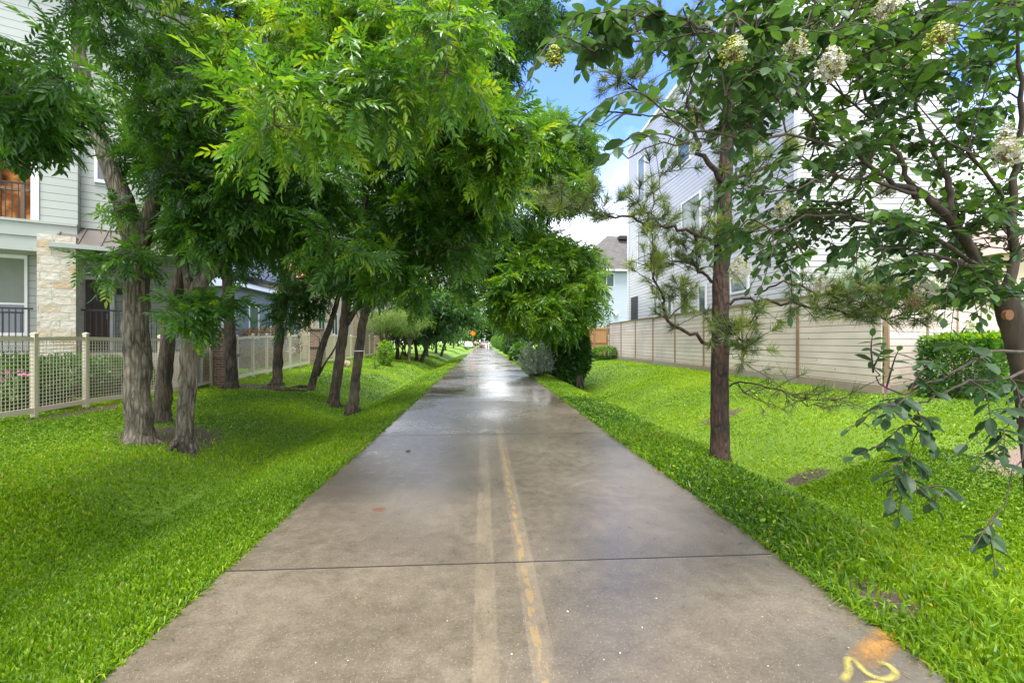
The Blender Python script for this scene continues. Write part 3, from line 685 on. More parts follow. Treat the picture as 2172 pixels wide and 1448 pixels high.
make_tree('shade_tree', 'dark upright trunk in front of the horizontal rail fence', 'tree',
  [[(587,812,13.9,.19),(591,740,13.9,.17),(598,650,13.9,.165),(603,580,13.9,.15),(612,480,13.9,.12),(622,350,13.9,.08),(630,180,13.9,.05)],
   [(603,600,13.9,.08),(640,540,13.6,.06),(690,470,13.2,.04)]],
  [rg([(500,80),(760,80),(760,540),(650,600),(540,570)], (12,16), 28, r=(.6,.95), size=.36, tint=(.35,.7), twigs=12)], GL, 'bark_dark', seed=15, slim=0.78)
make_tree('shade_tree', 'thin trunk leaning right with bare side shoots at its foot', 'tree',
  [[(657,832,13.5,.15),(667,795,13.5,.125),(682,740,13.5,.12),(700,690,13.5,.10),(716,635,13.5,.085),(735,560,13.5,.07),(760,480,13.4,.05),(780,380,13.4,.03)],
   [(675,797,13.6,.05),(690,770,13.6,.035),(712,735,13.5,.03),(722,700,13.4,.02)], [(678,790,13.6,.03),(682,760,13.6,.025),(676,715,13.6,.015)]],
  [rg([(600,600),(700,590),(700,680),(640,700),(610,680)], (12.6,13.8), 8, r=(.4,.6), tint=(.3,.5), twigs=9),
   rg([(620,380),(800,380),(800,570),(640,600)], (12,15), 18, r=(.5,.8), size=.33, tint=(.3,.6))], GL, 'bark_dark', seed=16, slim=0.8)
make_tree('shade_tree', 'dark double limbed trunk, left one of the pair standing in the swale', 'tree',
  [[(708,852,12.5,.165),(716,790,12.5,.15),(727,715,12.5,.145),(733,660,12.5,.14),(740,600,12.5,.115),(745,560,12.5,.10),(750,480,12.5,.08),(760,360,12.4,.05),(770,200,12.4,.03)],
   [(733,690,12.5,.09),(755,655,12.4,.085),(785,615,12.2,.07),(820,560,12,.05),(860,480,11.6,.03)], [(731,650,12.5,.06),(722,590,12.5,.05),(715,520,12.6,.03)]],
  [rg([(640,80),(900,60),(940,560),(780,620),(690,590)], (9.5,14), 38, r=(.55,.9), size=.36, tint=(.3,.65), twigs=11)], GL, 'bark_dark', seed=17, slim=0.86)
make_tree('shade_tree', 'trunk with a pale band tied round it and a limb reaching over the path', 'tree',
  [[(748,862,11.9,.165),(756,790,11.9,.15),(767,700,11.9,.14),(775,645,11.9,.125),(772,580,11.9,.10),(770,500,11.9,.08),(780,400,11.8,.06),(800,280,11.6,.045),(830,120,11.4,.03)],
   [(775,665,11.9,.09),(800,642,11.8,.075),(828,625,11.5,.06),(870,590,11,.05),(930,540,10.5,.035),(1000,480,10,.02)],
   [(770,520,11.9,.07),(830,440,11.2,.055),(900,380,10.6,.045),(980,320,10,.03)]],
  [rg([(780,280),(960,300),(1080,350),(1080,420),(1010,540),(960,630),(900,640),(800,610)], (8,12), 54, r=(.4,.65), tpl=PIN_HI, size=.30, tint=(.35,.7), young=.03),
   rg([(880,240),(1020,190),(1095,290),(1095,390),(1000,420)], (6.2,8.5), 26, r=(.35,.55), tpl=PIN_HI, size=.28, tint=(.55,.85), young=.08),
   rg([(800,60),(1060,60),(1090,240),(900,300),(800,280)], (8,12), 26, r=(.5,.7), tint=(.3,.6)),
   rg([(930,-20),(1150,-20),(1170,60),(1080,150),(950,200)], (8,11), 20, r=(.3,.5), size=.25, tint=(.3,.5)),
   rg([(850,-350),(1190,-260),(1200,-20),(850,0)], (8,12), 20, r=(.5,.8), tint=(.4,.6))], GL, 'bark_dark', seed=18, slim=0.78)
def band():
    mb = MB(); c = W(762, 744, 11.9); a = np.linspace(0, 2*PI, 17); mb.tube(np.stack([c[0]+.121*np.cos(a), c[1]+.121*np.sin(a), np.full(17, c[2])], 1), np.full(17, .012), 6)
    return tag(mb.build('tie_band', M['white']), 'pale band tied round the trunk nearest the path', 'band')
band()

# ------------------------------------------------------------------ bushes
def bush(name, label, cat, c, rad, n, size, leaf, tpl=OVAL_LO, seed=1, stems=9, group=None, tint=(.2, .8), bark='twig', shell=.55, box=False, fan=0, lumps=9, stemr=.012, gap=0.0):
    q = np.random.default_rng(seed); c = np.array(c, float); rad = np.array(rad, float)
    root = empty(name, c, label, cat, group)
    sb = MB(); tips = []
    for k in range(stems):
        dv = rdir(1, q)[0]; dv[2] = abs(dv[2])*.8+.25; e = c+np.array([0, 0, rad[2]])+dv*rad*np.array([.8, .8, .75])-np.array([0, 0, rad[2]*.35])
        b = c+np.array([*(q.normal(size=2)*rad[:2]*.12), -.05]); m = (b+e)/2+q.normal(size=3)*rad*.1
        sb.tube(smooth_poly([b, m, e], 4), np.linspace(stemr, stemr*.35, 9), 5); tips.append(e)
    sb.build('stem', M[bark], root, True)
    d = rdir(n, q); rr = q.uniform(shell, 1, n)**.6
    if box:
        p = q.uniform(-1, 1, (n, 3)); ax = q.integers(0, 3, n); sg = q.choice([-1, 1], n); kk = q.random(n) < .8
        p[np.arange(n), ax] = np.where(kk, sg*q.uniform(.9, 1.04, n), p[np.arange(n), ax]); d = p.copy(); P = p*rad
    else:
        lump = rdir(lumps, q); amp = q.uniform(-.3, .28, lumps)
        g = 1+sum(a*np.exp(-((d-l)**2).sum(1)/.28) for l, a in zip(lump, amp)); P = d*rad*(rr*g)[:,None]
    if gap:
        hol = sum(np.sin(P@(q.normal(size=3)*5/rad.max())+q.uniform(0, 6)) for _ in range(6)); k = hol > -gap; P, d = P[k], d[k]; n = len(P)
    P = P+c+np.array([0, 0, rad[2]*.96])
    f = d+q.normal(size=(n, 3))*.7+np.array([0, 0, fan])
    clump = sum(np.sin(P@(q.normal(size=3)*4)+q.uniform(0, 6)) for _ in range(4))/4
    tn = np.clip(q.uniform(*tint, n)+.25*clump, 0, 1); s = size*q.uniform(.65, 1.25, n)
    lb = MB(); lb.inst(tpl, frames(f, q.normal(size=n)*.6)*s[:,None,None], P, tn); lb.build('foliage', M[leaf], root)
    return root
def at_ground(px, X):
    a = math.atan((px-CX)/F)+YAW; Y = X/math.tan(a); return gp(X, Y)

# ------------------------------------------------------------------ left fence
FX = -8.0
def fence_y(px): return FX/math.tan(math.atan((px-CX)/F)+YAW)
def mesh_fence(label, y0, y1, n, vert, group='cream mesh panel fences along the left yards'):
    ysn = np.linspace(y0, y1, n+1); root = empty('panel_fence', gp(FX, y0), label, 'fence', group)
    H = 1.46
    for k, yy in enumerate(ysn):
        b = gp(FX, yy); mb = MB(); mb.box((FX, yy, b[2]+H/2), (.036, .036, H/2+.02)); mb.box((FX, yy, b[2]+H+.03), (.044, .044, .010))
        mb.add(np.array([(FX-.04,yy-.04,b[2]+H+.041),(FX+.04,yy-.04,b[2]+H+.041),(FX+.04,yy+.04,b[2]+H+.041),(FX-.04,yy+.04,b[2]+H+.041),(FX,yy,b[2]+H+.065)]), [(0,1,4),(1,2,4),(2,3,4),(3,0,4)])
        mb.build('post', M['cream'], root)
    for a, b in zip(ysn[:-1], ysn[1:]):
        za, zb = gp(FX, a)[2], gp(FX, b)[2]; mb = MB(); a_, b_ = a+.038, b-.038
        P = lambda y, h: (FX, y, za+(zb-za)*(y-a)/(b-a)+h)
        mb.bar(P(a_, H-.06), P(b_, H-.06), .05, .07); mb.bar(P(a_, .13), P(b_, .13), .05, .09)
        for h in np.arange(.22, H-.1, .066): mb.bar(P(a_, h), P(b_, h), .010, .010)
        if vert:
            for y in np.arange(a_+.05, b_, .068): mb.bar(P(y, .17), P(y, H-.09), .007, .007)
        mb.build('panel', M['cream'], root)
mesh_fence('cream fence of square mesh panels nearest the camera, in front of the sage house', fence_y(-260), fence_y(447), 7, True)
mesh_fence('cream fence run of thin horizontal bars between the two brick pillars', fence_y(503), fence_y(655), 6, True)
mesh_fence('farther cream fence run beyond the second brick pillar', fence_y(688), fence_y(795), 7, False)
def pillar(label, px, X, hw, H, seed):
    y = X/math.tan(math.atan((px-CX)/F)+YAW); b = gp(X, y); root = empty('brick_pillar', b, label, 'pillar', 'brick pillars between the fence runs')
    mb = MB(); mb.box((0, 0, .4), (hw, hw, .45)); o = mb.build('shaft', M['brick']); o.parent = root; 
    mb = MB(); mb.box((0, 0, H*.5+.44), (hw*.86, hw*.86, H*.5-.41)); o = mb.build('shaft', M['brick']); o.parent = root
    mb = MB(); mb.box((0, 0, .89), (hw+.05, hw+.05, .039)); o = mb.build('ledge', M['brickcap']); o.parent = root
    mb = MB(); mb.box((0, 0, H+.06), (hw*.86+.05, hw*.86+.05, .028)); o = mb.build('cap', M['brickcap']); o.parent = root
    return root
pillar('wide brick pillar with a projecting ledge, nearest to the camera', 468, -7.95, .33, 1.62, 1)
pillar('brick pillar behind the leaning thin trunk', 671, -7.95, .33, 1.65, 2)
pillar('distant brick pillar at the end of the farther fence run', 803, -7.95, .33, 1.65, 3)

# ------------------------------------------------------------------ sage house (left)
FD = np.array([.883, .469]); FN = np.array([.469, -.883]); P0 = W(120, 724, 11.2)[:2]
def onplane(px, py, wo):
    r = W(px, py, 1.0)-np.array([0, 0, CAMH]); dxy = r[:2]; t = np.dot(P0+FN*wo, FN)/np.dot(dxy, FN)
    p = dxy*t; return np.dot(p-P0, FD), CAMH+r[2]*t
def FW(u, wo, z): p = P0+FD*u+FN*wo; return np.array([p[0], p[1], z])
AZ = math.atan2(FD[1], FD[0])
def fbox(mb, u0, u1, w0, w1, z0, z1, mat=0):
    c = FW((u0+u1)/2, (w0+w1)/2, (z0+z1)/2); mb.box(c, (abs(u1-u0)/2, abs(w1-w0)/2, abs(z1-z0)/2), AZ, mat)
def U(px, wo=0): return onplane(px, 724, wo)[0]
def ZP(px, py, wo=0): return onplane(px, py, wo)[1]
hs = empty('sage_house', (*FW(0, 0, .2)[:2], .2), 'tall sage green sided house with stone pier and lit balcony room on the left', 'house')
def hp(name, fn, mat, parent=hs):
    mb = MB(); fn(mb); return mb.build(name, mat, parent)
uB0, uB1, uC1 = U(84), U(165), U(420, -.25)
ZT = 10.6; zf = ZP(120, 750); zb0, zb1 = ZP(120, 506), ZP(120, 478)
hp('wall', lambda m: fbox(m, uB0, uB1, -2.5, 0, zb1, ZT), M['sidingA'])
hp('wall', lambda m: fbox(m, uB1+.003, uC1, -3.2, -.25, zb1+.05, ZT), M['sidingA'])
hp('wall', lambda m: fbox(m, U(-420), uB0, -2.6, -1.6, zb1, ZT-.003), M['sidingA'])
hp('wall', lambda m: fbox(m, U(-420), uB0-.003, -1.6, -.003, ZP(40, 250), ZT), M['sidingA'])
hp('belt_course', lambda m: fbox(m, U(-420), uB1, -2.4, .06, zb0, zb1-.004), M['bandA'])
hp('belt_course', lambda m: fbox(m, U(-420), uB1, -2.4, .10, zb1-.002, zb1+.06), M['bandA'])
hp('soffit', lambda m: fbox(m, U(-420), U(78, .5), -2.3, .03, zb0-.35, zb0-.004), M['bandA'])
hp('corner_trim', lambda m: fbox(m, U(66), uB0-.004, -.4, .035, zb1+.065, ZP(75, 250)), M['white'])
hp('corner_trim', lambda m: fbox(m, U(141), U(150), -.3, .03, ZP(145, 155), ZT), M['white'])
def room(m): fbox(m, U(-420), U(64, -1.5), -1.597, -1.57, zb1+.1, ZP(40, 252))
hp('lit_room', room, M['litroom'])
def wframe(m):
    for px in (-60, -10, 42): fbox(m, U(px, -1.4), U(px, -1.4)+.07, -1.56, -1.45, zb1+.07, ZP(40, 255))
    fbox(m, U(-420), U(60, -1.4), -1.56, -1.46, ZP(30, 402, -1.4), ZP(30, 396, -1.4))
hp('window_frame', wframe, M['capwood'])
def rail(m, u0, u1, wo, z0, z1, sp=.11):
    fbox(m, u0, u1, wo-.02, wo+.02, z1-.04, z1); fbox(m, u0, u1, wo-.015, wo+.015, z0, z0+.03)
    for u in np.arange(u0+.05, u1, sp): fbox(m, u-.008, u+.008, wo-.008, wo+.008, z0+.03, z1-.04)
hp('balcony_railing', lambda m: rail(m, U(-420), U(64), -.25, zb1+.08, zb1+1.0), M['black'])
hp('wall', lambda m: fbox(m, U(-420), U(80), -1.2, -.9, .1, zb0-.36), M['sidingA'])
gw = hp('window', lambda m: fbox(m, U(-60, -.85), U(58, -.85), -.898, -.85, ZP(30, 712, -.85), ZP(30, 540, -.85)), M['white'])
hp('pane', lambda m: (fbox(m, U(-52, -.85), U(51, -.85), -.849, -.843, ZP(30, 642, -.85), ZP(30, 548, -.85))), M['cloth'], gw)
hp('pane', lambda m: (fbox(m, U(-52, -.85), U(51, -.85), -.849, -.843, ZP(30, 705, -.85), ZP(30, 646, -.85))), M['glass'], gw)
hp('porch_railing', lambda m: rail(m, U(-420), U(70, .3), .3, zf+.05, ZP(40, 652, .3)), M['black'])
pier = empty('pier_dummy', (0, 0, 0), 'x', 'x'); bpy.data.objects.remove(pier)
def stone(m):
    u0, u1 = U(78, .55), U(161, .55); m.box((0, 0, 0), ((u1-u0)/2, .42, (zb0-.01)/2))
o = MB(); stone(o); o = o.build('stone_pier', M['stone']); c = FW((U(78, .55)+U(161, .55))/2, .13, (zb0-.01)/2)
o.parent = hs; o.rotation_euler = (0, 0, AZ); o.location = c; o.matrix_parent_inverse = world_inv(hs)
# porch
hp('porch_floor', lambda m: fbox(m, U(-420), uC1, -2.6, .25, 0, zf), M['stone_band'])
hp('wall', lambda m: fbox(m, U(150, -2.1), uC1, -2.6, -2.1, zf, zb1+.04), M['sidingA'])
dw = hp('door', lambda m: fbox(m, U(163, -2.05), U(233, -2.05), -2.099, -2.05, zf, ZP(200, 594, -2.05)), M['door'])
def dpan(m):
    for k in (0, 1):
        for zc in (0, 1):
            u0 = U(170+32*k, -2.04); u1 = U(195+32*k, -2.04); z0 = zf+.15+zc*.98; fbox(m, u0, u1, -2.049, -2.03, z0, z0+.85)
hp('door_panel', dpan, M['door'], dw)
hp('handle', lambda m: fbox(m, U(227, -2.03), U(230, -2.03), -2.049, -1.98, zf+.95, zf+1.1), M['steel'], dw)
hp('door_frame', lambda m: (fbox(m, U(233, -2.04), U(243, -2.04), -2.098, -2.03, zf, ZP(200, 585, -2.04)), fbox(m, U(158, -2.04), U(233, -2.04)-.003, -2.098, -2.032, ZP(200, 593, -2.04), ZP(200, 585, -2.04))), M['white'])
hp('plaque', lambda m: fbox(m, U(247, -2.05), U(268, -2.05), -2.099, -2.06, ZP(257, 625, -2.05), ZP(257, 611, -2.05)), M['black'])
hp('porch_railing', lambda m: rail(m, U(161, .1), U(420, .1), .1, zf+.05, ZP(200, 656, .1)), M['black'])
def proof(m):
    u0, u1 = uB1-.35, uC1; za, zb_ = ZP(200, 522, .5), ZP(200, 488, -.25)
    m.add([FW(u0, .55, za), FW(u1, .55, za), FW(u1, -.25, zb_), FW(u0, -.25, zb_), FW(u0, .55, za-.05), FW(u1, .55, za-.05), FW(u1, -.25, zb_-.05), FW(u0, -.25, zb_-.05)],
          [(0,1,2,3),(7,6,5,4),(0,4,5,1),(1,5,6,2),(3,7,4,0),(2,6,7,3)])
    for u in np.arange(u0+.05, u1, .42):
        m.bar(FW(u, .55, za+.018), FW(u, -.25, zb_+.018), .022, .036)
hp('porch_roof', proof, M['metalroof'])
hp('gutter', lambda m: fbox(m, uB1-.38, uC1, .50, .62, ZP(200, 531, .55), ZP(200, 521, .55)-.01), M['bandA'])
wf = hp('window', lambda m: fbox(m, U(200, -.22), U(232, -.22), -.249, -.20, ZP(215, 388, -.22), ZP(215, 315, -.22)), M['white'])
hp('pane', lambda m: fbox(m, U(207, -.21), U(227, -.21), -.199, -.193, ZP(215, 380, -.21), ZP(215, 322, -.21)), M['glass'], wf)
def roofA(m):
    u0, u1 = U(-420)-.3, uC1+.3
    m.add([FW(u0, .4, ZT), FW(u1, .4, ZT), FW(u1, -4, ZT), FW(u0, -4, ZT), FW(u0+1.5, -1.6, ZT+1.4), FW(u1-1.5, -1.6, ZT+1.4)], [(0,1,5,4),(1,2,5),(2,3,4,5),(3,0,4),(3,2,1,0)])
hp('roof', roofA, M['shingle'])

# houses farther along the left
def housebox(name, label, x0, x1, y0, y1, z0, z1, wall, roofm, roofh=1.6, ov=.35):
    root = empty(name, (x1, y0, z0), label, 'house')
    mb = MB(); mb.box(((x0+x1)/2, (y0+y1)/2, (z0+z1)/2), ((x1-x0)/2, (y1-y0)/2, (z1-z0)/2)); mb.build('wall', M[wall], root)
    mb = MB(); a, b, c, d_ = x0-ov, x1+ov, y0-ov, y1+ov; i = min(b-a, d_-c)*.42
    mb.add([(a,c,z1+.003),(b,c,z1+.003),(b,d_,z1+.003),(a,d_,z1+.003),(a+i,c+i,z1+roofh),(b-i,c+i,z1+roofh),(b-i,d_-i,z1+roofh),(a+i,d_-i,z1+roofh)], [(0,1,5,4),(1,2,6,5),(2,3,7,6),(3,0,4,7),(4,5,6,7),(3,2,1,0)]); mb.build('roof', M[roofm], root)
    return root
def wnd(root, p, wdt, hgt, face, pane='glass', mull=True):    # face 'S' faces the camera side (-Y), 'E' faces +X, 'Wt' faces -X
    x, y, z = p; sx = {'S': (1, 0, 0, -1), 'E': (0, 1, 1, 0), 'Wt': (0, 1, -1, 0)}[face]
    def bx(m, u0, u1, z0, z1, d0, d1):
        cu, cd = (u0+u1)/2, (d0+d1)/2; m.box((x+sx[0]*cu+sx[2]*cd, y+sx[1]*cu+sx[3]*cd, (z0+z1)/2), (abs(sx[0])*(u1-u0)/2+abs(sx[2])*(d1-d0)/2, abs(sx[1])*(u1-u0)/2+abs(sx[3])*(d1-d0)/2, (z1-z0)/2))
    m = MB(); t = .07; h = wdt/2
    bx(m, -h, -h+t, z, z+hgt, -.03, .045); bx(m, h-t, h, z, z+hgt, -.03, .045); bx(m, -h+t, h-t, z, z+t, -.03, .04); bx(m, -h+t, h-t, z+hgt-t, z+hgt, -.03, .04)
    if mull: bx(m, -.03, .03, z+t, z+hgt-t, -.03, .035)
    o = m.build('window', M['white'], root)
    m = MB()
    if mull: bx(m, -h+t, -.031, z+t, z+hgt-t, .003, .012); bx(m, .031, h-t, z+t, z+hgt-t, .003, .012)
    else: bx(m, -h+t, h-t, z+t, z+hgt-t, .003, .012)
    m.build('pane', M[pane], o)
hb = housebox('slate_house', 'slate blue house with white trimmed windows behind the horizontal rail fence', -17, -10.2, 19.5, 26, .3, 3.75, 'bluewall', 'slateroof', 1.2)
mb = MB(); mb.box((-13.58, 22.75, .75), (3.45, 3.29, .45)); mb.build('brick_base', M['brick'], hb)
mb = MB(); mb.box((-13.8, 23.2, 6.2), (2.8, 2.4, 1.6)); mb.build('upper_wall', M['bluewall'], hb)
for xx in (-13.9, -12.0, -10.75): wnd(hb, (xx, 19.5, 1.6), .9, 1.5, 'S', 'glass_teal', False)
for yy in (21, 23, 25): wnd(hb, (-10.2, yy, 1.6), .9, 1.5, 'E', 'glass_teal', False)
hc = housebox('beige_house', 'beige house with a clay red roof beyond the slate blue house', -18, -10.0, 27.5, 36, .4, 5.2, 'beige', 'redroof', 2)
for yy in (29, 31.5, 34): wnd(hc, (-10.0, yy, 1.9), 1.2, 1.5, 'E')
wnd(hc, (-11.2, 27.5, 1.9), 1.0, 1.5, 'S')
hd = housebox('brick_house', 'brown brick house far along the left behind the feathery trees', -19, -9.8, 38, 50, .4, 6, 'brick', 'shingle', 2.2)
for yy in (40, 43, 46): wnd(hd, (-9.8, yy, 3.4), 1.3, 1.5, 'E')

# planting behind the left fence
for k, (px, X, r, lab, lf, tn) in enumerate([
    (40, -9.0, (.75,.6,.55), 'low green shrub with pink blooms behind the mesh fence', 'leaf', (.3,.6)),
    (135, -9.2, (.85,.6,.55), 'rounded mid green shrub in front of the stone pier', 'leaf', (.35,.6)),
    (245, -9.1, (.8,.6,.5), 'leafy green shrub below the porch railing', 'leaf', (.4,.7)),
    (330, -9.3, (.7,.6,.5), 'green shrub behind the fence between the thick trunks', 'leaf', (.3,.6)),
    (560, -9.4, (1.5,.9,.95), 'tall reddish shrub behind the horizontal rail fence', 'leaf_red', (.2,.9))]):
    bush('garden_shrub', lab, 'shrub', at_ground(px, X), r, 3600 if k < 4 else 4200, .10 if k < 4 else .09, lf, OVAL_LO, 30+k, tint=tn)
fl = MB(); q = np.random.default_rng(5); c = at_ground(40, -9.0)
for k in range(5):
    p = c+np.array([.30*math.cos(k*1.4)+.35, -.45+.1*math.sin(k), .72+.09*math.sin(2.3*k)])
    for j in range(7): blob(fl, p+q.normal(size=3)*.02, .035, k*9+j, 6, .6)
r_ = [o for o in COL.objects if o.get('label') == 'low green shrub with pink blooms behind the mesh fence'][0]
fl.build('blossoms', M['pink'], r_)
mb = MB(); p = at_ground(375, -9.2); mb.tube([p, p+(0,0,.3), p+(0,0,.5), p+(0,0,.56), p+(0,0,.57)], [.14,.19,.22,.25,.20], 14); tag(mb.build('flower_pot', M['terracotta']), 'terracotta pot behind the fence between two trunks', 'pot')
# yard sign
p = at_ground(619, -8.7); ys_ = empty('yard_sign', p, 'small white octagonal sign on a stake behind the rail fence', 'sign')
mb = MB(); mb.bar(p-(0,0,.1), p+(0,0,.55), .02, .02); mb.build('stake', M['steel'], ys_)
a = np.linspace(0, 2*PI, 8, endpoint=False)+PI/8; mb = MB(); ring = np.stack([p[0]+.2*np.cos(a), np.full(8, p[1]-.012), p[2]+.72+.2*np.sin(a)], 1)
mb.add(np.vstack([ring, ring-(0,.012,0)]), [tuple(range(8)), tuple(range(15, 7, -1))]+[(i, i+8, (i+1) % 8+8, (i+1) % 8) for i in range(8)]); mb.build('panel', M['white'], ys_)
# rocks and debris on the left lawn
def rock(label, p, r, seed, mat='rock'):
    q = np.random.default_rng(seed); import bmesh
    bm = bmesh.new(); bmesh.ops.create_icosphere(bm, subdivisions=2, radius=1)
    for v in bm.verts: v.co = Vector((v.co.x*r[0], v.co.y*r[1], v.co.z*r[2]))*(1+.18*q.normal())
    me = bpy.data.meshes.new('rock'); bm.to_mesh(me); bm.free(); me.materials.append(M[mat]); o = bpy.data.objects.new('rock', me); COL.objects.link(o); o.location = p; return tag(o, label, 'rock')
rock('rusty brown boulder on the lawn behind the swale trunks', at_ground(731, -6.6)+(0,0,.12), (.28,.2,.2), 4)
rock('pale small stone at the foot of the lime green sapling', at_ground(828, -5.2)+(0,0,.04), (.13,.1,.09), 5)
for k, (px, X, ln) in enumerate([(575, -6.0, .5), (600, -5.6, .7), (640, -5.4, .4)]):
    p = at_ground(px, X); mb = MB(); a = .3*k; P = [p+(-ln*math.cos(a), -.1, .02), p+(0, .05, .06), p+(ln*math.cos(a), .02*k, .02)]
    mb.tube(smooth_poly(P, 5), np.array([.02,.035,.045,.05,.05,.045,.05,.045,.035,.03,.02]), 7, wob=.15)
    tag(mb.build('fallen_branch', M['bark_dark']), ['short dark fallen branch nearest the rooty trunk', 'long dark fallen branch on the lawn past the rooty trunk', 'small dark fallen stick nearest the leaning trunk'][k], 'branch', 'fallen branches on the left lawn')

# saplings and far-left trees
bush('sapling', 'lime green leafy sapling standing alone on the left lawn', 'sapling', at_ground(817, -5.4), (.42,.42,.75), 520, .20, 'leaf_bright', OVAL_LO, 61, 7, tint=(.4,.9), fan=.4)
bush('sapling', 'tiny thin sapling just left of the lime green one', 'sapling', at_ground(797, -5.3), (.16,.16,.38), 60, .13, 'leaf_bright', OVAL_LO, 62, 3, tint=(.3,.7), fan=.4)
def simple_tree(name, label, px, X, H, trunk_r, crown_c, crown_r, n, size, leaf, seed, stems=1, group=None, bark='bark_dark', tint=(.2,.7), tpl=OVAL_LO, lumps=16, cat='tree', lean=0):
    q = np.random.default_rng(seed); b = at_ground(px, X); root = empty(name, b, label, cat, group); wb = MB(); cc = b+np.array(crown_c); cr = np.array(crown_r, float)
    for s in range(stems):
        o = np.array([q.normal()*.12, q.normal()*.12, 0])*(stems > 1); e = cc+np.array([*(q.normal(size=2)*cr[:2]*(.35 if stems > 1 else .05)), cr[2]*.2]); m = b+o+(e-b)*.5+q.normal(size=3)*(.12, .12, 0)
        S = smooth_poly([b+o-(0,0,.1), b+o+(e-b)*.12, m, e], 4); wb.tube(S, np.linspace(trunk_r, trunk_r*.45, len(S)), 8, wob=.04)
        for k in range(5):
            a = S[int(len(S)*q.uniform(.45, .95))]; e2 = cc+rdir(1, q)[0]*cr*.75; wb.tube(smooth_poly([a, (a+e2)/2+(0,0,.1), e2], 3), np.linspace(trunk_r*.4, trunk_r*.08, 7), 5)
    wb.build('trunk', M[bark], root, True)
    nc = lumps*4; d = rdir(nc, q); cen = d*cr*(q.uniform(.35, 1, nc)[:,None]); per = n//nc
    P = (cen[:,None]+q.normal(size=(nc, per, 3))*cr*.17*q.uniform(.6, 1.3, (nc, 1, 1))).reshape(-1, 3); tn = np.repeat(q.uniform(*tint, nc), per)
    N = len(P); tn = np.clip(tn+.1*q.normal(size=N), 0, 1); f = P/cr+q.normal(size=(N, 3))*.8-np.array([0, 0, .3])
    lb = MB(); lb.inst(tpl, frames(f, q.normal(size=N)*.6)*(size*q.uniform(.6, 1.25, N))[:,None,None], P+cc, tn); lb.build('crown', M[leaf], root); return root
simple_tree('feathery_tree', 'grey stemmed small tree with pale feathery crown at the swale edge', 868, -4.8, 3, .11, (0,0,2.7), (1.4,1.4,.9), 5200, .16, 'leaf_feather', 71, bark='bark', tpl=SLIM)
for k, (px, X, st, lab) in enumerate([(846, -5.9, 5, 'multi stemmed tree with tan stems, nearest of the feathery pair'), (858, -6.4, 6, 'multi stemmed tree with tan stems right behind the feathery pair'), (815, -6.6, 4, 'pale feathery bush like tree by the distant brick pillar')]):
    simple_tree('feathery_tree', lab, px, X, 3, .06, (0,0,2.6), (1.7,1.6,.85), 5600, .17, 'leaf_feather', 72+k, st, 'feathery trees by the far left fence', 'bark_myrtle', tpl=SLIM)
FLT = [(884,-5.0,'dark_leaf',5.2,'leaf_dark','dark rounded tree just past the feathery trees'), (905,-5.2,'',6.2,'leaf','tall green tree further along the left lawn'), (925,-5.4,'',5.5,'leaf_dark','dense dark tree with low branches along the far left'),
       (945,-5.6,'',7,'leaf','bright topped tree nearer the street on the left'), (962,-5.6,'',6.5,'leaf_bright','light green tree before the parked white car'), (972,-6.2,'',8,'leaf','last tall tree on the left before the street')]
for k, (px, X, _, H, lf, lab) in enumerate(FLT):
    simple_tree('roadside_tree', lab, px, X, H, .16, (0,0,H*.62), (2.5,2.8,H*.40), 6500, .34, lf, 80+k, 2 if k % 2 else 1, 'trees far along the left', tint=(.25,.75))
# canopy arching over the far path
for k, (px, X, cx_, H, lf, lab) in enumerate([(893,-4.6,1.6,6.0,'leaf','tree arching its crown over the distant path from the left'), (935,-4.4,1.8,7.0,'leaf_dark','second tree leaning over the distant path from the left')]):
    simple_tree('arching_tree', lab, px, X, H, .17, (cx_,0,H*.70), (2.9,3.2,H*.30), 8000, .3, lf, 95+k, 1, 'trees arching over the path', tint=(.25,.7))

# ------------------------------------------------------------------ right side trees
make_tree('leafy_tree', 'bright green drooping tree on the right edge of the path beside the ivy', 'tree',
  [[(1222,792,19.8,.2),(1212,720,19.8,.16),(1195,640,19.7,.12),(1165,560,19.6,.10),(1145,480,19.6,.08),(1150,380,19.5,.06),(1165,280,19.4,.03)],
   [(1195,640,19.7,.07),(1130,590,19.6,.05),(1080,560,19.4,.03)], [(1165,560,19.6,.06),(1205,540,19.6,.045),(1235,560,19.6,.025)]],
  [rg([(1050,500),(1130,490),(1200,530),(1250,548),(1266,610),(1240,665),(1190,705),(1080,675),(1035,610)], (17,20.5), 110, r=(.5,.8), size=.46, tint=(.25,.75), young=.10),
   rg([(1095,270),(1170,240),(1240,290),(1245,400),(1200,455),(1100,470)], (16.5,20.5), 50, r=(.5,.8), size=.44, tint=(.15,.6), young=.04),
   rg([(1000,420),(1130,440),(1130,500),(1060,560),(1000,640),(960,620)], (17.5,21), 34, r=(.5,.8), size=.42, tint=(.1,.5))], None, 'bark_dark', 'leaf_bright', seed=41, twigr=.01)
bush('ivy_mass', 'dark ivy covered stump rising between the drooping tree and the brown fence', 'shrub', at_ground(1216, 3.95), (1.0,.95,1.75), 9000, .19, 'leaf', OVAL_LO, 43, 8, tint=(.05,.55), lumps=26, stemr=.05)
bush('shrub', 'dark broad leaved shrub under the drooping tree', 'shrub', at_ground(1172, 3.6), (1.1,1.1,.95), 5200, .17, 'leaf_dark', OVAL_LO, 44, 9, tint=(.2,.8))
bush('shrub', 'small bright green sprouting shrub at the foot of the ivy', 'shrub', at_ground(1200, 3.55), (.35,.35,.42), 500, .17, 'leaf', OVAL_LO, 45, 6, tint=(.4,.8))
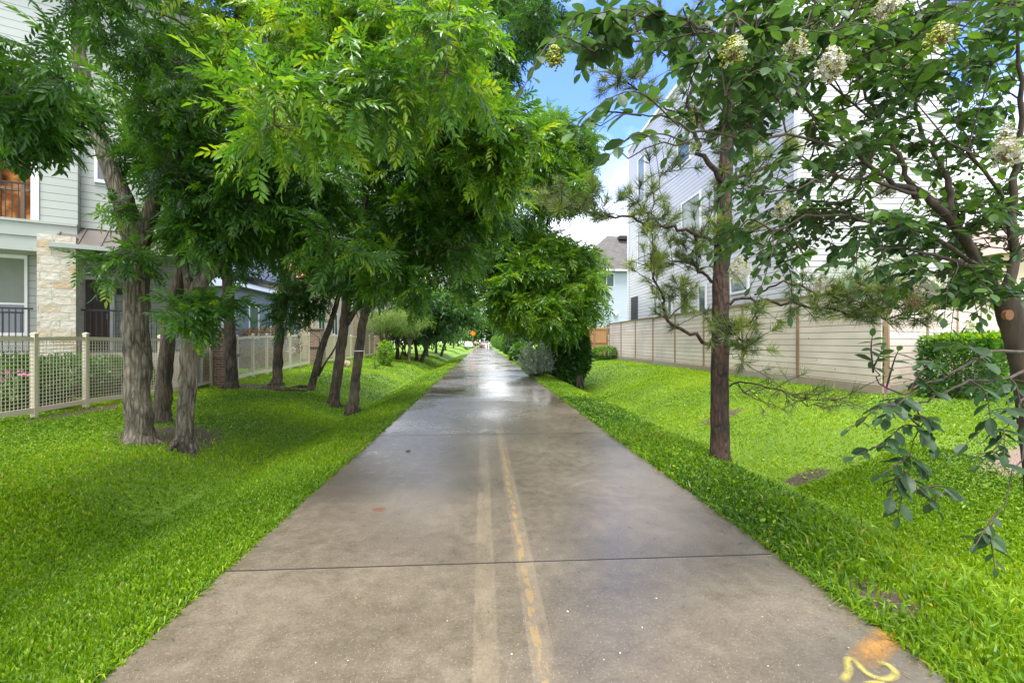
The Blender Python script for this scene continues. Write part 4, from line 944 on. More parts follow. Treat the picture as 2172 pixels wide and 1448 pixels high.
def spray_shrub():
    q = np.random.default_rng(46); b = at_ground(1142, 2.45); root = empty('shrub', b, 'silvery grey willowy shrub leaning over the right edge of the path', 'shrub'); sb = MB(); lb = MB()
    for k in range(140):
        a = q.uniform(0, 2*PI); sp_ = q.uniform(.1, 1.05); L = q.uniform(.8, 1.6)*(1.1-.25*sp_); d_ = np.array([math.cos(a)*sp_*1.35, math.sin(a)*sp_*.8, 1.0]); d_ /= np.linalg.norm(d_)
        o = b+np.array([q.normal()*.16, q.normal()*.14, -.03]); e = o+d_*L; S = smooth_poly([o, (o+e)/2+q.normal(size=3)*.05+(0,0,.05), e], 4); sb.tube(S, np.linspace(.005, .002, len(S)), 5, cap=False)
        n = 34; t = q.uniform(.25, 1, n); P = np.stack([np.interp(t*8, np.arange(9), S[:,c]) for c in range(3)], 1); f = d_+rdir(n, q)*.9
        lb.inst(SLIM, frames(f, q.normal(size=n))*(q.uniform(.09, .16, n))[:,None,None]*np.array([1, 2.2, 1])[None,None], P, np.clip(q.uniform(.35, .95)+.15*q.normal(size=n), 0, 1))
    sb.build('stem', M['twig'], root); lb.build('foliage', M['leaf_silver'], root)
spray_shrub()
bush('shrub', 'airy upright shrub in front of the pale blue house', 'shrub', at_ground(1276, 8.2), (.75,.8,2.2), 1200, .17, 'leaf', OVAL_LO, 47, 10, tint=(.35,.7), shell=.3)
bush('shrub', 'low green shrub at the foot of the brown picket fence', 'shrub', at_ground(1284, 7.6), (1.0,.7,.42), 2400, .13, 'leaf', OVAL_LO, 48, 7, tint=(.4,.8))
RS = [(1105,3.1,(.8,1.6,.75),'leaf'),(1092,3.3,(.9,2,1.1),'leaf_dark'),(1080,3.3,(1,2.4,1.3),'leaf'),(1070,3.4,(1,3,1.5),'leaf_bright'),(1060,3.5,(1.1,4,1.7),'leaf'),(1052,3.6,(1.2,5,2),'leaf_bright')]
RL = ['low green bank shrub nearest the silvery one','dark bank shrub with ivy right of the path','rounded mid green bank shrub right of the path','light green bank shrub farther along the right edge','tall green bank shrub far along the right edge','last light green bank shrub before the street']
for (px, X, r, lf), lab in zip(RS, RL): bush('bank_shrub', lab, 'shrub', at_ground(px, X), r, 4200, .22, lf, OVAL_LO, px, 7, 'shrubs along the right edge of the path', tint=(.25,.8))
for k, (px, X, H, lf, lab) in enumerate([(1118,5.2,6.5,'leaf_dark','dark tree behind the drooping tree on the right'), (1088,5.0,6.5,'leaf','green tree far along the right of the path'), (1064,5.4,7,'leaf_bright','light green tree near the street on the right'), (1046,5.2,7.5,'leaf_bright','pale green tree at the street corner on the right')]):
    simple_tree('roadside_tree', lab, px, X, H, .17, (-.4,0,H*.6), (2.3,3,H*.40), 6500, .34, lf, 120+k, 1, 'trees far along the right', tint=(.3,.8))
for k in range(15):
    x = -30+k*4.3+random.uniform(-1, 1); b = gp(x, 128+random.uniform(-4, 6)); H = 9+3*random.random()
    q = np.random.default_rng(200+k); root = empty('distant_tree', b, 'distant tree closing the view across the far street', 'tree', 'distant trees across the street'); wb = MB(); wb.tube([b, b+(0,0,H*.4), b+(0,0,H*.8)], [.3,.25,.1], 7); wb.build('trunk', M['bark_dark'], root)
    nc = 40; cen = rdir(nc, q)*np.array([3.8,3.5,H*.42])*q.uniform(.4, 1, nc)[:,None]; P = (cen[:,None]+q.normal(size=(nc, 70, 3))*.8).reshape(-1, 3)+b+(0,0,H*.46)
    lb = MB(); lb.inst(OVAL_LO, frames(q.normal(size=P.shape), q.normal(size=len(P)))*.75, P, np.clip(np.repeat(q.uniform(.3, .8, nc), 70)+.1*q.normal(size=len(P)), 0, 1)); lb.build('crown', M[['leaf','leaf_bright','leaf_dark'][k % 3]], root)

# ------------------------------------------------------------------ right board fence
def boardfence(label, A, B, n, side, kick=True, zt=None, group='pale horizontal board fences on the right', drop=False):
    A = np.array(A, float); B = np.array(B, float); L = np.linalg.norm(B-A); d = (B-A)/L; nn = np.array([d[1], -d[0]])*side
    root = empty('board_fence', (*A, gz(*A)), label, 'fence', group); rz = math.atan2(d[1], d[0])
    zb = lambda p: float(gz(*p)); tt = np.linspace(0, 1, n+1)
    top = 2.62
    for k in range(n):
        p0, p1 = A+(B-A)*tt[k], A+(B-A)*tt[k+1]; m = (p0+p1)/2; hl = np.linalg.norm(p1-p0)/2
        mb = MB(); z0 = .60; mb.box((*m, (z0+top)/2), (hl-.046, .012, (top-z0)/2), rz); mb.build('board_panel', M['boards'], root)
        mb = MB(); mb.box((*(m+nn*.01), (z0-.55)/2+.1), (hl-.002, .022, (z0-.02+.35)/2), rz); mb.build('kickboard', M['kick'] if k % 3 else M['stone_band'], root)
    for t in (tt[:-1] if drop else tt):
        p = A+(B-A)*t; mb = MB(); mb.box((*(p+nn*.006), (top+.58)/2), (.044, .035, (top-.58)/2), rz); mb.build('post', M['post'], root)
    mb = MB(); mb.box((*((A+B)/2), top+.022), (L/2+.04, .075, .02), rz); mb.build('cap_rail', M['capwood'], root)
    return root
def fy(px, X=8.2): return X/math.tan(math.atan((px-CX)/F)+YAW)
boardfence('long pale board fence running beside the right lawn', (8.2, fy(1293)), (8.2, fy(1870)-.05), 8, 1, drop=True)
boardfence('shorter pale board fence turning away behind the clipped hedge', (8.27, fy(1870)-.04), (17.2, 14.1), 4, 1)
pf = empty('picket_fence', gp(7, 29.2), 'brown cedar picket fence section joining the far end of the pale fence', 'fence')
x0, x1, yf = 6.4, 8.1, 29.2
mb = MB(); mb.box(((x0+x1)/2, yf, 1.4), ((x1-x0)/2, .012, 1.0)); mb.build('pickets', M['picket'], pf)
for x in (x0, (x0+x1)/2, x1): mb = MB(); mb.box((x, yf-.05, 1.42), (.05, .035, 1.04)); mb.build('post', M['post'], pf)
for z in (.6, 1.45, 2.33):
    mb = MB()
    for a, b in ((x0+.052, (x0+x1)/2-.052), ((x0+x1)/2+.052, x1-.052)): mb.box(((a+b)/2, yf-.03, z), ((b-a)/2, .018, .045))
    mb.build('rail', M['picket'], pf)

# ------------------------------------------------------------------ white modern house
HX = 9.62
def hy(px): return HX/math.tan(math.atan((px-CX)/F)+YAW)
def hz(px, py):
    y = hy(px); Z = y*CA+HX*SA; return CAMH+(CY-py)/F*Z
wh = empty('white_house', (HX, hy(1333), .5), 'tall white lap sided modern house behind the pale board fence', 'house')
yA, yB = hy(1692), hy(1333); ztop = hz(1333, 322)
def slab(o, z0, z1):
    P = [(HX-o, yA-o), (HX+4.9+o, yA-o), (HX+4.9+o, yB+o), (HX-o, yB+o)]
    return [(*p, z0) for p in P]+[(*p, z1) for p in P], [(3,2,1,0),(4,5,6,7),(0,1,5,4),(1,2,6,5),(2,3,7,6),(3,0,4,7)]
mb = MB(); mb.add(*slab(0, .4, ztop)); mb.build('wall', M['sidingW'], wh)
mb = MB(); mb.add(*slab(.08, ztop+.003, ztop+.18)); mb.build('roof', M['white'], wh)
def wwin(px0, px1, pyt, pyb, pane='glass_teal', ft=.09):     # pyt / pyb measured at the left (far) side
    y1, y0 = hy(px0), hy(px1); z1, z0 = hz(px0, pyt), hz(px0, pyb); w_ = y1-y0; h = z1-z0; yc = (y0+y1)/2; m = MB()
    m.box((HX-.02, y0+ft/2, (z0+z1)/2), (.045, ft/2, h/2)); m.box((HX-.02, y1-ft/2, (z0+z1)/2), (.045, ft/2, h/2))
    m.box((HX-.018, yc, z0+ft/2), (.043, w_/2-ft-.001, ft/2)); m.box((HX-.018, yc, z1-ft/2), (.043, w_/2-ft-.001, ft/2))
    o = m.build('window', M['white'], wh); m = MB(); m.box((HX-.012, yc, (z0+z1)/2), (.012, w_/2-ft-.001, h/2-ft-.001)); m.build('pane', M[pane], o)
for a in ((1354,1369,340,437),(1438,1466,300,362),(1447,1488,432,545),(1513,1524,390,520),(1354,1378,492,566),(1388,1396,632,672),(1417,1427,628,672),(1443,1463,612,680),(1482,1500,606,672),(1550,1590,588,626)): wwin(*a)
mb = MB(); mb.box((HX-.02, hy(1346), hz(1346, 655)), (.03, (hy(1340)-hy(1353))/2, .75)); mb.build('door', M['dark'], wh)
for px in (1333, 1691):
    mb = MB(); mb.box((HX-.015, hy(px), ztop/2), (.035, .09, ztop/2)); mb.build('corner_trim', M['white'], wh)
mb = MB(); p = (HX-.06, hy(1385), hz(1385, 611)); mb.box(p, (.06, .05, .12)); mb.box((p[0]-.03, p[1], p[2]+.14), (.08, .07, .018)); mb.build('wall_lamp', M['black'], wh)

# pale blue house beyond
YB = 38.0
def bp(px, py, Yp=YB):
    a = math.atan((px-CX)/F)+YAW; X_ = Yp*math.tan(a); Z = Yp*CA+X_*SA; return X_, CAMH+(CY-py)/F*Z
bh = empty('blue_house', (bp(1235, 700)[0], YB, .4), 'pale blue sided house with steep grey shingle roof at the far right', 'house')
xl, ze = bp(1232, 572); xr = 17.0
mb = MB(); mb.box(((xl+xr)/2, YB+4.5, ze/2+.15), ((xr-xl)/2, 4.5, ze/2-.15)); mb.build('wall', M['sidingB'], bh)
xa, za = bp(1288, 500, YB+3); xm = bp(1352, 572)[0]; xd, zd = bp(1420, 500, YB+3.0)
mb = MB(); e = .35
V = [(xl-e, YB-e, ze), (xm+1.2, YB-e, ze), (xa, YB+3, za), (xr+e, YB-e, ze), (xr-2.5, YB+3, za-.15), (xl-e, YB+9, ze), (xr+e, YB+9, ze), (xa, YB+6, za), (xr-2.5, YB+6, za-.15)]
mb.add(V, [(0,1,2),(1,3,4,2),(5,0,2,7),(3,6,8,4),(6,5,7,8),(2,4,8,7),(5,6,3,1,0)]); mb.build('roof', M['shingle'], bh)
mb = MB(); mb.box(((xl+xr)/2, YB-e-.06, ze-.06), ((xr-xl)/2+e, .055, .075)); mb.build('gutter', M['white'], bh)
x0_, z1_ = bp(1270, 579); x1_, z0_ = bp(1303, 609); wnd(bh, ((x0_+x1_)/2, YB, z0_), x1_-x0_, z1_-z0_, 'S', 'glass_teal')
x_, z_ = bp(1321, 504, YB+2.5); mb = MB(); mb.box((x_, YB+2.4, z_-.05), (.42, .3, .16)); mb.build('roof_vent', M['black'], bh)
x_, z_ = bp(1306, 664); mb = MB(); mb.box((x_, YB-.08, z_), (.2, .079, .05)); mb.box((x_, YB-.12, z_-.12), (.08, .06, .07)); mb.build('wall_lamp', M['white'], bh)

# terracotta-roofed house far right beyond fence
th = housebox('tan_house', 'tan house with a clay roof glimpsed behind the clipped hedge at far right', 22, 32, 18, 28, .4, 5.2, 'beige', 'claypale', 2.4)
wnd(th, (24, 18, 2.4), 1.4, 1.6, 'S')

# hedge, olive, low plants on the right
hd_ = np.array([8.9, 5.4]); hd_ /= np.linalg.norm(hd_); hA = np.array([8.45, 8.15])
q = np.random.default_rng(3)
def hedge():
    Ln, Th, Hh = 4.6, 1.0, 1.15; c = hA+hd_*Ln/2+np.array([hd_[1], -hd_[0]])*.35; root = empty('clipped_hedge', (*c, gz(*c)), 'square clipped dark green hedge in front of the turning board fence', 'hedge')
    N = 15000; p = q.uniform(-1, 1, (N, 3)); ax = q.integers(0, 3, N); kk = q.random(N) < .85; p[np.arange(N), ax] = np.where(kk, q.choice([-1, 1], N)*q.uniform(.86, 1.05, N), p[np.arange(N), ax]); f = p+q.normal(size=(N, 3))*.6+(0, 0, .3)
    p = p*(Ln/2, Th/2, Hh/2); p += .05*np.sin(p*7+1); x = c[0]+p[:,0]*hd_[0]-p[:,1]*hd_[1]; y = c[1]+p[:,0]*hd_[1]+p[:,1]*hd_[0]
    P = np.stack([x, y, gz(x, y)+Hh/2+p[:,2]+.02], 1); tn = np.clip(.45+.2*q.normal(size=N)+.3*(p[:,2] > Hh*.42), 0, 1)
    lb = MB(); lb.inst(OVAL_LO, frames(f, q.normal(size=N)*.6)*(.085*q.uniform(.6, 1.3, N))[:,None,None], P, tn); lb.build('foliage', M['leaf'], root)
    sb = MB()
    for k in range(12):
        a = c+hd_*(k-5.5)*.37; g = gp(*a); sb.tube(smooth_poly([g-(0,0,.05), g+(.05,.03,.4), g+(.15*math.sin(k*2.), .12*math.cos(k), .95)], 3), np.linspace(.025, .01, 7), 6)
    sb.build('stem', M['twig'], root)
hedge()
bush('shrub', 'loose bright green shrub at the right end of the clipped hedge', 'shrub', gp(11.9, 9.1), (.9,.8,.55), 2600, .10, 'leaf', OVAL_LO, 51, 8, tint=(.4,.85))
bush('olive_shrub', 'silvery olive shrub rising behind the corner of the pale fence', 'shrub', np.array([10.3, 11.6, .45]), (1.5,1.2,1.95), 12000, .12, 'leaf_silver', SLIM, 52, 14, tint=(.1,.75), shell=.2, stemr=.025)
bush('shrub', 'small yellowish shrub top showing above the turning fence', 'shrub', np.array([13.2, 12.6, .45]), (1.0,.8,1.25), 3000, .12, 'leaf_feather', OVAL_LO, 53, 8, tint=(.1,.6))
p = W(1877, 818, 8.4); mb = MB(); mb.bar((p[0], p[1], gz(p[0], p[1])-.05), (p[0], p[1], p[2]+.05), .006, .006); mb.add([p+(0,0,.05), p+(.09,0,.04), p+(.09,.004,-.03), p+(0,.004,-.035)], [(0,1,2,3)]); tag(mb.build('marker_flag', M['pink']), 'small pink marker flag at the fence corner', 'flag')
mb = MB(); g = gpx(1822, 1135, -.1); mb.tube(smooth_poly([g-(0,0,.03), g+(.01,0,.05), g+(.03,.01,.10), g+(.025,.01,.15)], 4), np.linspace(.007, .003, 13), 6); tag(mb.build('bare_twig', M['bark_dark']), 'short bare twig sticking up from the right verge', 'twig')
for k, (px, py) in enumerate([(1938, 1320), (1960, 1300), (2035, 1275)]):
    g = gpx(px, py, -.06); mb = MB()
    for j in range(5):
        a = j*1.3+k; mb.add([g+(math.cos(a)*.005, math.sin(a)*.005, -.02), g+(-math.cos(a)*.005, -math.sin(a)*.005, -.02), g+(.05*math.cos(a+.8), .05*math.sin(a+.8), .06+.01*j)], [(0,1,2)])
    tag(mb.build('painted_tuft', M['orange']), ['grass tuft stained orange by spray paint, nearest the path edge', 'orange stained grass tuft just behind the first one', 'orange stained grass blades farthest into the verge'][k], 'grass tuft', 'grass tufts stained orange')

# ------------------------------------------------------------------ pine
def needles(lb, pts, dirs, q, n=64, L=(.12, .19), wd=.0034):
    for p, d_ in zip(pts, dirs):
        m = n; v = rdir(m, q)*.85+d_*.75+(0,0,.12); v /= np.linalg.norm(v, axis=1)[:,None]; l = q.uniform(*L, m)[:,None]
        s = np.cross(v, rdir(m, q)); s /= np.linalg.norm(s, axis=1)[:,None]+1e-9
        b = p+v*.01-d_*q.uniform(0, .12, m)[:,None]; V = np.stack([b-s*wd, b+s*wd, b+v*l-(0,0,.15)*l*l*6*.1], 1).reshape(-1, 3)
        o = (np.arange(m)*3)[:,None]; lb.add(V, [o+np.array([[0,1,2]])], 0, np.repeat(np.clip(q.uniform(.2, .9)+.12*q.normal(size=m), 0, 1), 3))
def pine():
    q = np.random.default_rng(77); wb = MB(); lb = MB(); D = 6.1
    tr = [(1527,978,.135),(1527,900,.118),(1527,780,.112),(1528,680,.108),(1531,560,.10),(1536,450,.094),(1541,330,.086),(1546,210,.075),(1549,100,.062),(1551,0,.052),(1553,-150,.035),(1555,-280,.015)]
    S = smooth_poly(np.array([[*W(a, b, D), r] for a, b, r in tr]), 5); S[0,3] *= 1.15; S = np.vstack([S[0]-(0,0,.15,0), S]); wb.tube(S[:,:3], S[:,3], 14, wob=.05)
    BR = [ # px,py,depth polylines with start radius
     ([(1527,745,6.1),(1480,712,6.0),(1420,675,5.9),(1400,620,5.8),(1386,560,5.7),(1385,520,5.6)], .028),
     ([(1420,675,5.9),(1455,640,6.1),(1440,612,6.2)], .012),
     ([(1530,610,6.1),(1490,580,6.2),(1465,560,6.2),(1420,560,6.3),(1370,565,6.4)], .024),
     ([(1465,562,6.2),(1480,500,6.3),(1520,430,6.4)], .014), ([(1475,560,6.2),(1475,500,6.1)], .01),
     ([(1532,525,6.1),(1490,505,6.0),(1440,485,5.9),(1400,480,5.8),(1340,468,5.6),(1270,452,5.4),(1215,440,5.3),(1180,436,5.2)], .026),
     ([(1400,480,5.8),(1370,450,5.7),(1345,430,5.7)], .012), ([(1385,470,5.8),(1395,400,5.9),(1430,350,5.9)], .01), ([(1270,452,5.4),(1245,425,5.3)], .008),
     ([(1540,400,6.1),(1510,355,6.0),(1480,310,5.9),(1466,230,5.8),(1460,130,5.8),(1480,60,5.8)], .04),
     ([(1466,250,5.8),(1410,230,5.7),(1360,200,5.6),(1320,170,5.5),(1310,185,5.5)], .014), ([(1463,170,5.8),(1400,110,5.7),(1372,55,5.7)], .014),
     ([(1543,400,6.1),(1580,370,6.2),(1640,345,6.3),(1690,300,6.4)], .036), ([(1600,365,6.2),(1560,330,6.4)], .012),
     ([(1545,215,6.1),(1580,195,6.2),(1640,160,6.3)], .03), ([(1549,120,6.1),(1500,90,6.0),(1440,70,6.0)], .025), ([(1550,60,6.1),(1600,20,6.1),(1660,-20,6.1)], .022),
     ([(1532,530,6.1),(1570,500,6.1),(1620,480,6.1)], .02),
     ([(1533,645,6.1),(1580,632,6.0),(1640,640,5.9),(1720,650,5.7),(1800,668,5.5),(1880,672,5.3),(1960,660,5.2),(2010,640,5.1)], .022),
     ([(1600,625,6.0),(1660,598,5.8),(1740,625,5.6),(1800,635,5.5),(1850,655,5.4)], .014), ([(1740,625,5.6),(1790,600,5.5),(1850,620,5.4),(1890,610,5.3)], .010), ([(1850,640,5.4),(1920,655,5.3),(1985,625,5.2)], .010),
     ([(1533,640,6.1),(1550,700,5.9),(1575,730,5.8),(1580,745,5.8)], .010), ([(1545,690,5.9),(1600,680,5.8),(1605,650,5.8)], .008), ([(1555,705,5.9),(1590,690,5.7)], .006),
     ([(1540,815,6.1),(1580,812,6.0),(1640,825,5.8),(1690,842,5.7),(1740,848,5.6),(1800,852,5.5)], .014), ([(1640,825,5.8),(1700,850,5.7),(1760,870,5.6)], .008), ([(1565,812,6.0),(1590,838,5.9),(1645,862,5.8)], .007), ([(1540,750,6.1),(1580,765,6.0),(1650,815,5.9)], .006),
     ([(1527,740,6.1),(1510,690,6.0),(1505,683,6.0)], .008), ([(1527,470,6.1),(1545,480,5.9)], .008)]
    for pl, r0 in BR:
        P = smooth_poly(np.array([W(*a) for a in pl]), 4); P[1:-1] += q.normal(size=(len(P)-2, 3))*.02; wb.tube(P, np.linspace(r0, max(.004, r0*.3), len(P)), 7, wob=.05)
        k = len(P); st = max(2, int(k*.35)); tips = [P[-1]]; ds = [P[-1]-P[-2]]
        for i in range(st, k):
            for _ in range((3 if pl[0][1] < 740 else 2) if r0 > .009 else 1):
                e = P[i]+(P[i]-P[i-1])*q.uniform(.2, 1.)+q.normal(size=3)*(.16, .16, .13)+(0,0,.06); wb.tube([P[i], (P[i]+e)/2+(0,0,.015), e], [.005,.004,.003], 4, cap=False)
                if q.random() < .85: tips.append(e); ds.append(e-P[i])
        ds = [d_/(np.linalg.norm(d_)+1e-9) for d_ in ds]; needles(lb, tips, ds, q, 24 if pl[0][1] >= 740 and pl[0][0] > 1535 else 72)
    # short needle sprouts on the stem and dead twigs
    for py in (440, 470, 500, 520): 
        p = W(1537+q.uniform(-8, 8), py, 5.98); needles(lb, [p], [np.array([q.normal()*.5, -.7, .3])], q, 40, (.07, .12))
    for pl in ([(1690,640,5.6),(1650,560,5.8),(1620,500,6)], [(1740,625,5.6),(1690,560,5.8),(1640,520,6)], [(1640,345,6.3),(1700,300,6.2),(1760,290,6.1)]):
        wb.tube(smooth_poly(np.array([W(*a) for a in pl]), 4), np.linspace(.006, .002, 9), 4)
    root = empty('pine_tree', W(1527,978,D), 'slender young pine with reddish bark standing on the right verge', 'tree'); wb.build('trunk', M['bark_pine'], root, True); lb.build('needles', M['needle'], root)
pine()

# ------------------------------------------------------------------ crape myrtle (right foreground)
def sprig(wb, lb, a, e, q, ls, nl, tint, droop=.15):
    L = np.linalg.norm(e-a); m = (a+e)/2+np.array([0,0,.12*L])+q.normal(size=3)*.06*L; P = smooth_poly([a, m, e-np.array([0,0,droop*L])], 5); wb.tube(P, np.linspace(.004, .0014, len(P)), 5, cap=False)
    t = np.linspace(.12, 1, nl); idx = t*(len(P)-1); i0 = np.clip(idx.astype(int), 0, len(P)-2); fr = (idx-i0)[:,None]; B = P[i0]*(1-fr)+P[i0+1]*fr; T = P[i0+1]-P[i0]; T /= np.linalg.norm(T, axis=1)[:,None]
    sd = np.cross(T, [0,0,1.]); sd /= np.linalg.norm(sd, axis=1)[:,None]+1e-9; sg = np.where(np.arange(nl) % 2, 1, -1)[:,None]
    f = T*.55+sd*sg*q.uniform(.7, 1.1, (nl, 1))+q.normal(size=(nl, 3))*.22; f[:,2] -= q.uniform(.0, .7, nl); f[-1] = T[-1]
    lb.inst(OVAL_HI, frames(f, q.normal(size=nl)*.35)*(1.42*ls*q.uniform(.65, 1.2, nl)*(1-.25*t))[:,None,None], B, np.clip(tint+.1*q.normal(size=nl), 0, 1))
def myrtle():
    q = np.random.default_rng(91); wb = MB(); lb = MB(); nodes = []
    TR = [(2235,1240,3.0,.088),(2205,1000,3.0,.078),(2178,800,3.0,.072),(2155,710,3.0,.068),(2138,650,3.0,.066),(2135,615,3.0,.062)]
    base = W(2235,1240,3.0); base[2] = gz(base[0], base[1])-.05
    S = smooth_poly(np.array([[*W(*a[:3]), a[3]] for a in TR]), 5); S = np.vstack([[*base, .1], S]); wb.tube(S[:,:3], S[:,3], 14, wob=.03)
    LB = [
     [(2136,640,3,.05),(2090,580,3,.045),(2035,495,2.95,.04),(1990,440,2.9,.034),(1950,412,2.85,.026),(1880,380,2.75,.02),(1790,300,2.6,.014),(1700,225,2.45,.008)],
     [(1985,435,2.9,.028),(1930,385,2.9,.024),(1905,330,2.9,.02),(1870,265,2.9,.016),(1830,190,2.9,.011),(1790,100,2.9,.007)],
     [(2035,495,2.95,.03),(2018,430,3.0,.028),(2005,370,3.0,.025),(1980,320,3.1,.02),(1950,260,3.1,.016),(1945,140,3.2,.012),(1985,0,3.2,.008)],
     [(2138,620,3,.045),(2155,540,3,.04),(2145,470,2.95,.034),(2150,380,2.9,.028),(2165,250,2.8,.02),(2160,100,2.7,.012),(2150,-60,2.6,.008)],
     [(2145,480,2.95,.02),(2110,400,2.8,.016),(2060,330,2.6,.012),(2010,300,2.4,.007)],
     [(2110,590,3,.022),(2040,560,2.9,.018),(1960,535,2.75,.013),(1880,525,2.6,.008),(1800,560,2.45,.005)],
     [(2080,565,3,.02),(1960,495,2.8,.016),(1860,475,2.6,.012),(1740,455,2.4,.008),(1640,490,2.3,.005)],
     [(1950,412,2.85,.016),(1850,385,2.6,.012),(1760,378,2.4,.009),(1690,400,2.25,.006),(1600,410,2.15,.004)],
     [(1830,330,2.65,.012),(1700,295,2.3,.010),(1560,290,2.0,.008),(1440,268,1.8,.006),(1360,245,1.65,.004),(1255,262,1.5,.003)],
     [(1790,300,2.6,.010),(1660,165,2.3,.008),(1600,100,2.1,.007),(1500,70,1.95,.006),(1400,25,1.85,.004),(1330,20,1.75,.003)],
     [(1560,290,2.0,.006),(1450,300,1.85,.005),(1380,310,1.75,.004),(1320,325,1.65,.003)],
     [(1600,100,2.1,.006),(1480,60,2.0,.005),(1360,70,1.9,.004),(1240,105,1.75,.003)],
     [(1870,265,2.9,.010),(1760,180,2.7,.008),(1700,90,2.5,.006),(1640,0,2.4,.004)],
     [(2178,800,3,.026),(2190,770,2.5,.02),(2150,742,2.1,.014),(2080,757,1.95,.011),(2010,795,1.85,.009),(1930,830,1.8,.007),(1880,822,1.75,.005),(1852,780,1.72,.003)],
     [(2190,770,2.5,.016),(2140,800,2.0,.011),(2060,808,1.9,.009),(1990,838,1.85,.007),(1950,862,1.8,.006),(1952,905,1.8,.004),(1928,965,1.78,.003),(1925,1010,1.76,.0025)],
     [(2190,820,2.4,.01),(2160,870,2.0,.006),(2120,910,1.9,.004),(2080,940,1.85,.003)],
     [(1925,1000,1.78,.003),(1945,1040,1.78,.0025),(1980,1060,1.8,.002),(2020,1050,1.8,.002)], [(2190,900,2.2,.006),(2150,1000,1.9,.004),(2100,1120,1.8,.003)]]
    for Lb in LB:
        S = smooth_poly(np.array([[*W(*a[:3]), a[3]] for a in Lb]), 4); S[1:-1,:3] += q.normal(size=(len(S)-2, 3))*.008; S[:,3] *= (.70 if min(a[1] for a in Lb) < 730 else .55); wb.tube(S[:,:3], S[:,3], 9, wob=.04); nodes += [s[:3] for s in S[2:]]
    NN = np.array(nodes)
    def fill(poly, Z, n, ls, tint, per=3, nl=11, reach=.32):
        for p in inpoly(poly, n, q):
            c = W(p[0], p[1], q.uniform(*Z)); k = int(np.argmin(np.linalg.norm(NN-c, axis=1))); a = NN[k]; m = (a+c)/2+q.normal(size=3)*.05+(0,0,.04); S = smooth_poly([a, m, c], 4); wb.tube(S, np.linspace(.005, .0025, len(S)), 5, cap=False)
            tt = q.uniform(*tint)
            for _ in range(per):
                d_ = rdir(1, q)[0]*(1,1,.6); d_ = d_*.8+(c-a)/(np.linalg.norm(c-a)+1e-6)*.5; sprig(wb, lb, c, c+d_*reach*q.uniform(.6, 1.1), q, ls, nl, tt)
    fill([(1600,0),(2190,0),(2190,420),(2000,420),(1800,330),(1620,230)], (2.3,3.9), 94, .060, (.25,.7), 4)
    fill([(1560,-250),(2300,-250),(2300,0),(1560,0)], (2.2,3.8), 30, .062, (.3,.6))
    fill([(1600,330),(1850,330),(1950,480),(1900,560),(1700,560),(1560,500),(1540,420)], (2.3,3.4), 38, .055, (.2,.6))
    fill([(1900,420),(2190,420),(2190,640),(2060,640),(1900,560)], (2.6,3.8), 46, .06, (.2,.6))
    fill([(1930,560),(2100,560),(2100,640),(1960,640)], (2.5,3.2), 8, .06, (.5,.75))
    fill([(1560,0),(1720,0),(1700,260),(1540,200)], (1.9,2.8), 20, .06, (.2,.6))
    fill([(1400,20),(1560,10),(1560,240),(1480,220)], (1.8,2.5), 12, .055, (.2,.5), 3, 10)
    fill([(1250,0),(1400,0),(1370,110),(1250,140)], (1.7,2.1), 8, .058, (.2,.45), 3, 9, .22)
    fill([(1440,250),(1640,240),(1640,300),(1440,310)], (1.8,2.4), 10, .05, (.25,.5), 2, 10, .22)
    # explicit twigs of big leaves close to the lens
    for a, e, nl, ls in [((1440,268,1.8),(1225,235,1.5),18,.062), ((1360,245,1.65),(1215,270,1.45),14,.060), ((1400,300,1.75),(1280,330,1.55),9,.062), ((1450,300,1.8),(1330,300,1.6),8,.055), ((1360,70,1.9),(1180,95,1.6),12,.062), ((1260,110,1.75),(1100,190,1.5),13,.062), ((1330,20,1.75),(1200,60,1.6),9,.058),
        ((1852,790,1.72),(1850,710,1.7),8,.042), ((1880,822,1.75),(1905,740,1.7),6,.05), ((1930,830,1.8),(1990,760,1.75),9,.05), ((1930,835,1.8),(1870,880,1.7),8,.055), ((1950,862,1.8),(1880,880,1.72),9,.052), ((1952,905,1.8),(1800,900,1.7),13,.05), ((1952,905,1.8),(2000,960,1.75),8,.052), ((1928,965,1.78),(1810,960,1.7),11,.052), ((1928,965,1.78),(1870,1000,1.7),8,.05), ((1925,1000,1.76),(1890,1050,1.72),8,.055), ((1925,1010,1.76),(1905,1090,1.72),9,.052), ((1945,1040,1.78),(2035,1050,1.78),10,.05), ((1960,1050,1.78),(1990,1080,1.76),4,.05),
        ((2080,757,1.95),(2010,730,1.9),9,.055), ((2010,795,1.85),(1950,770,1.8),8,.052), ((2060,808,1.9),(2100,880,1.8),8,.055), ((2160,870,2.0),(2050,930,1.85),12,.06), ((2120,910,1.9),(2130,960,1.8),7,.055), ((2140,800,2.),(2172,900,1.9),10,.06), ((2140,990,1.9),(2070,960,1.8),8,.055), ((2100,1120,1.8),(2110,1200,1.75),8,.05), ((2110,1090,1.8),(2070,1150,1.76),7,.045), ((1952,905,1.8),(1880,930,1.75),10,.05), ((1928,965,1.78),(1960,1000,1.76),8,.05), ((1940,880,1.8),(1985,900,1.78),8,.05), ((1990,838,1.85),(1930,800,1.8),9,.05), ((2120,910,1.9),(2075,980,1.82),9,.05), ((2080,757,1.95),(2130,830,1.9),9,.055), ((1852,780,1.72),(1870,740,1.72),6,.045), ((1925,1010,1.76),(1960,1040,1.76),6,.05),
        ((1740,455,2.4),(1555,430,2.1),14,.058), ((1690,400,2.25),(1600,420,2.1),8,.06), ((1690,480,2.35),(1590,600,2.2),13,.05), ((1640,490,2.3),(1600,640,2.15),10,.045), ((1800,560,2.45),(1700,590,2.3),10,.05), ((1880,525,2.6),(1790,640,2.4),11,.055)]:
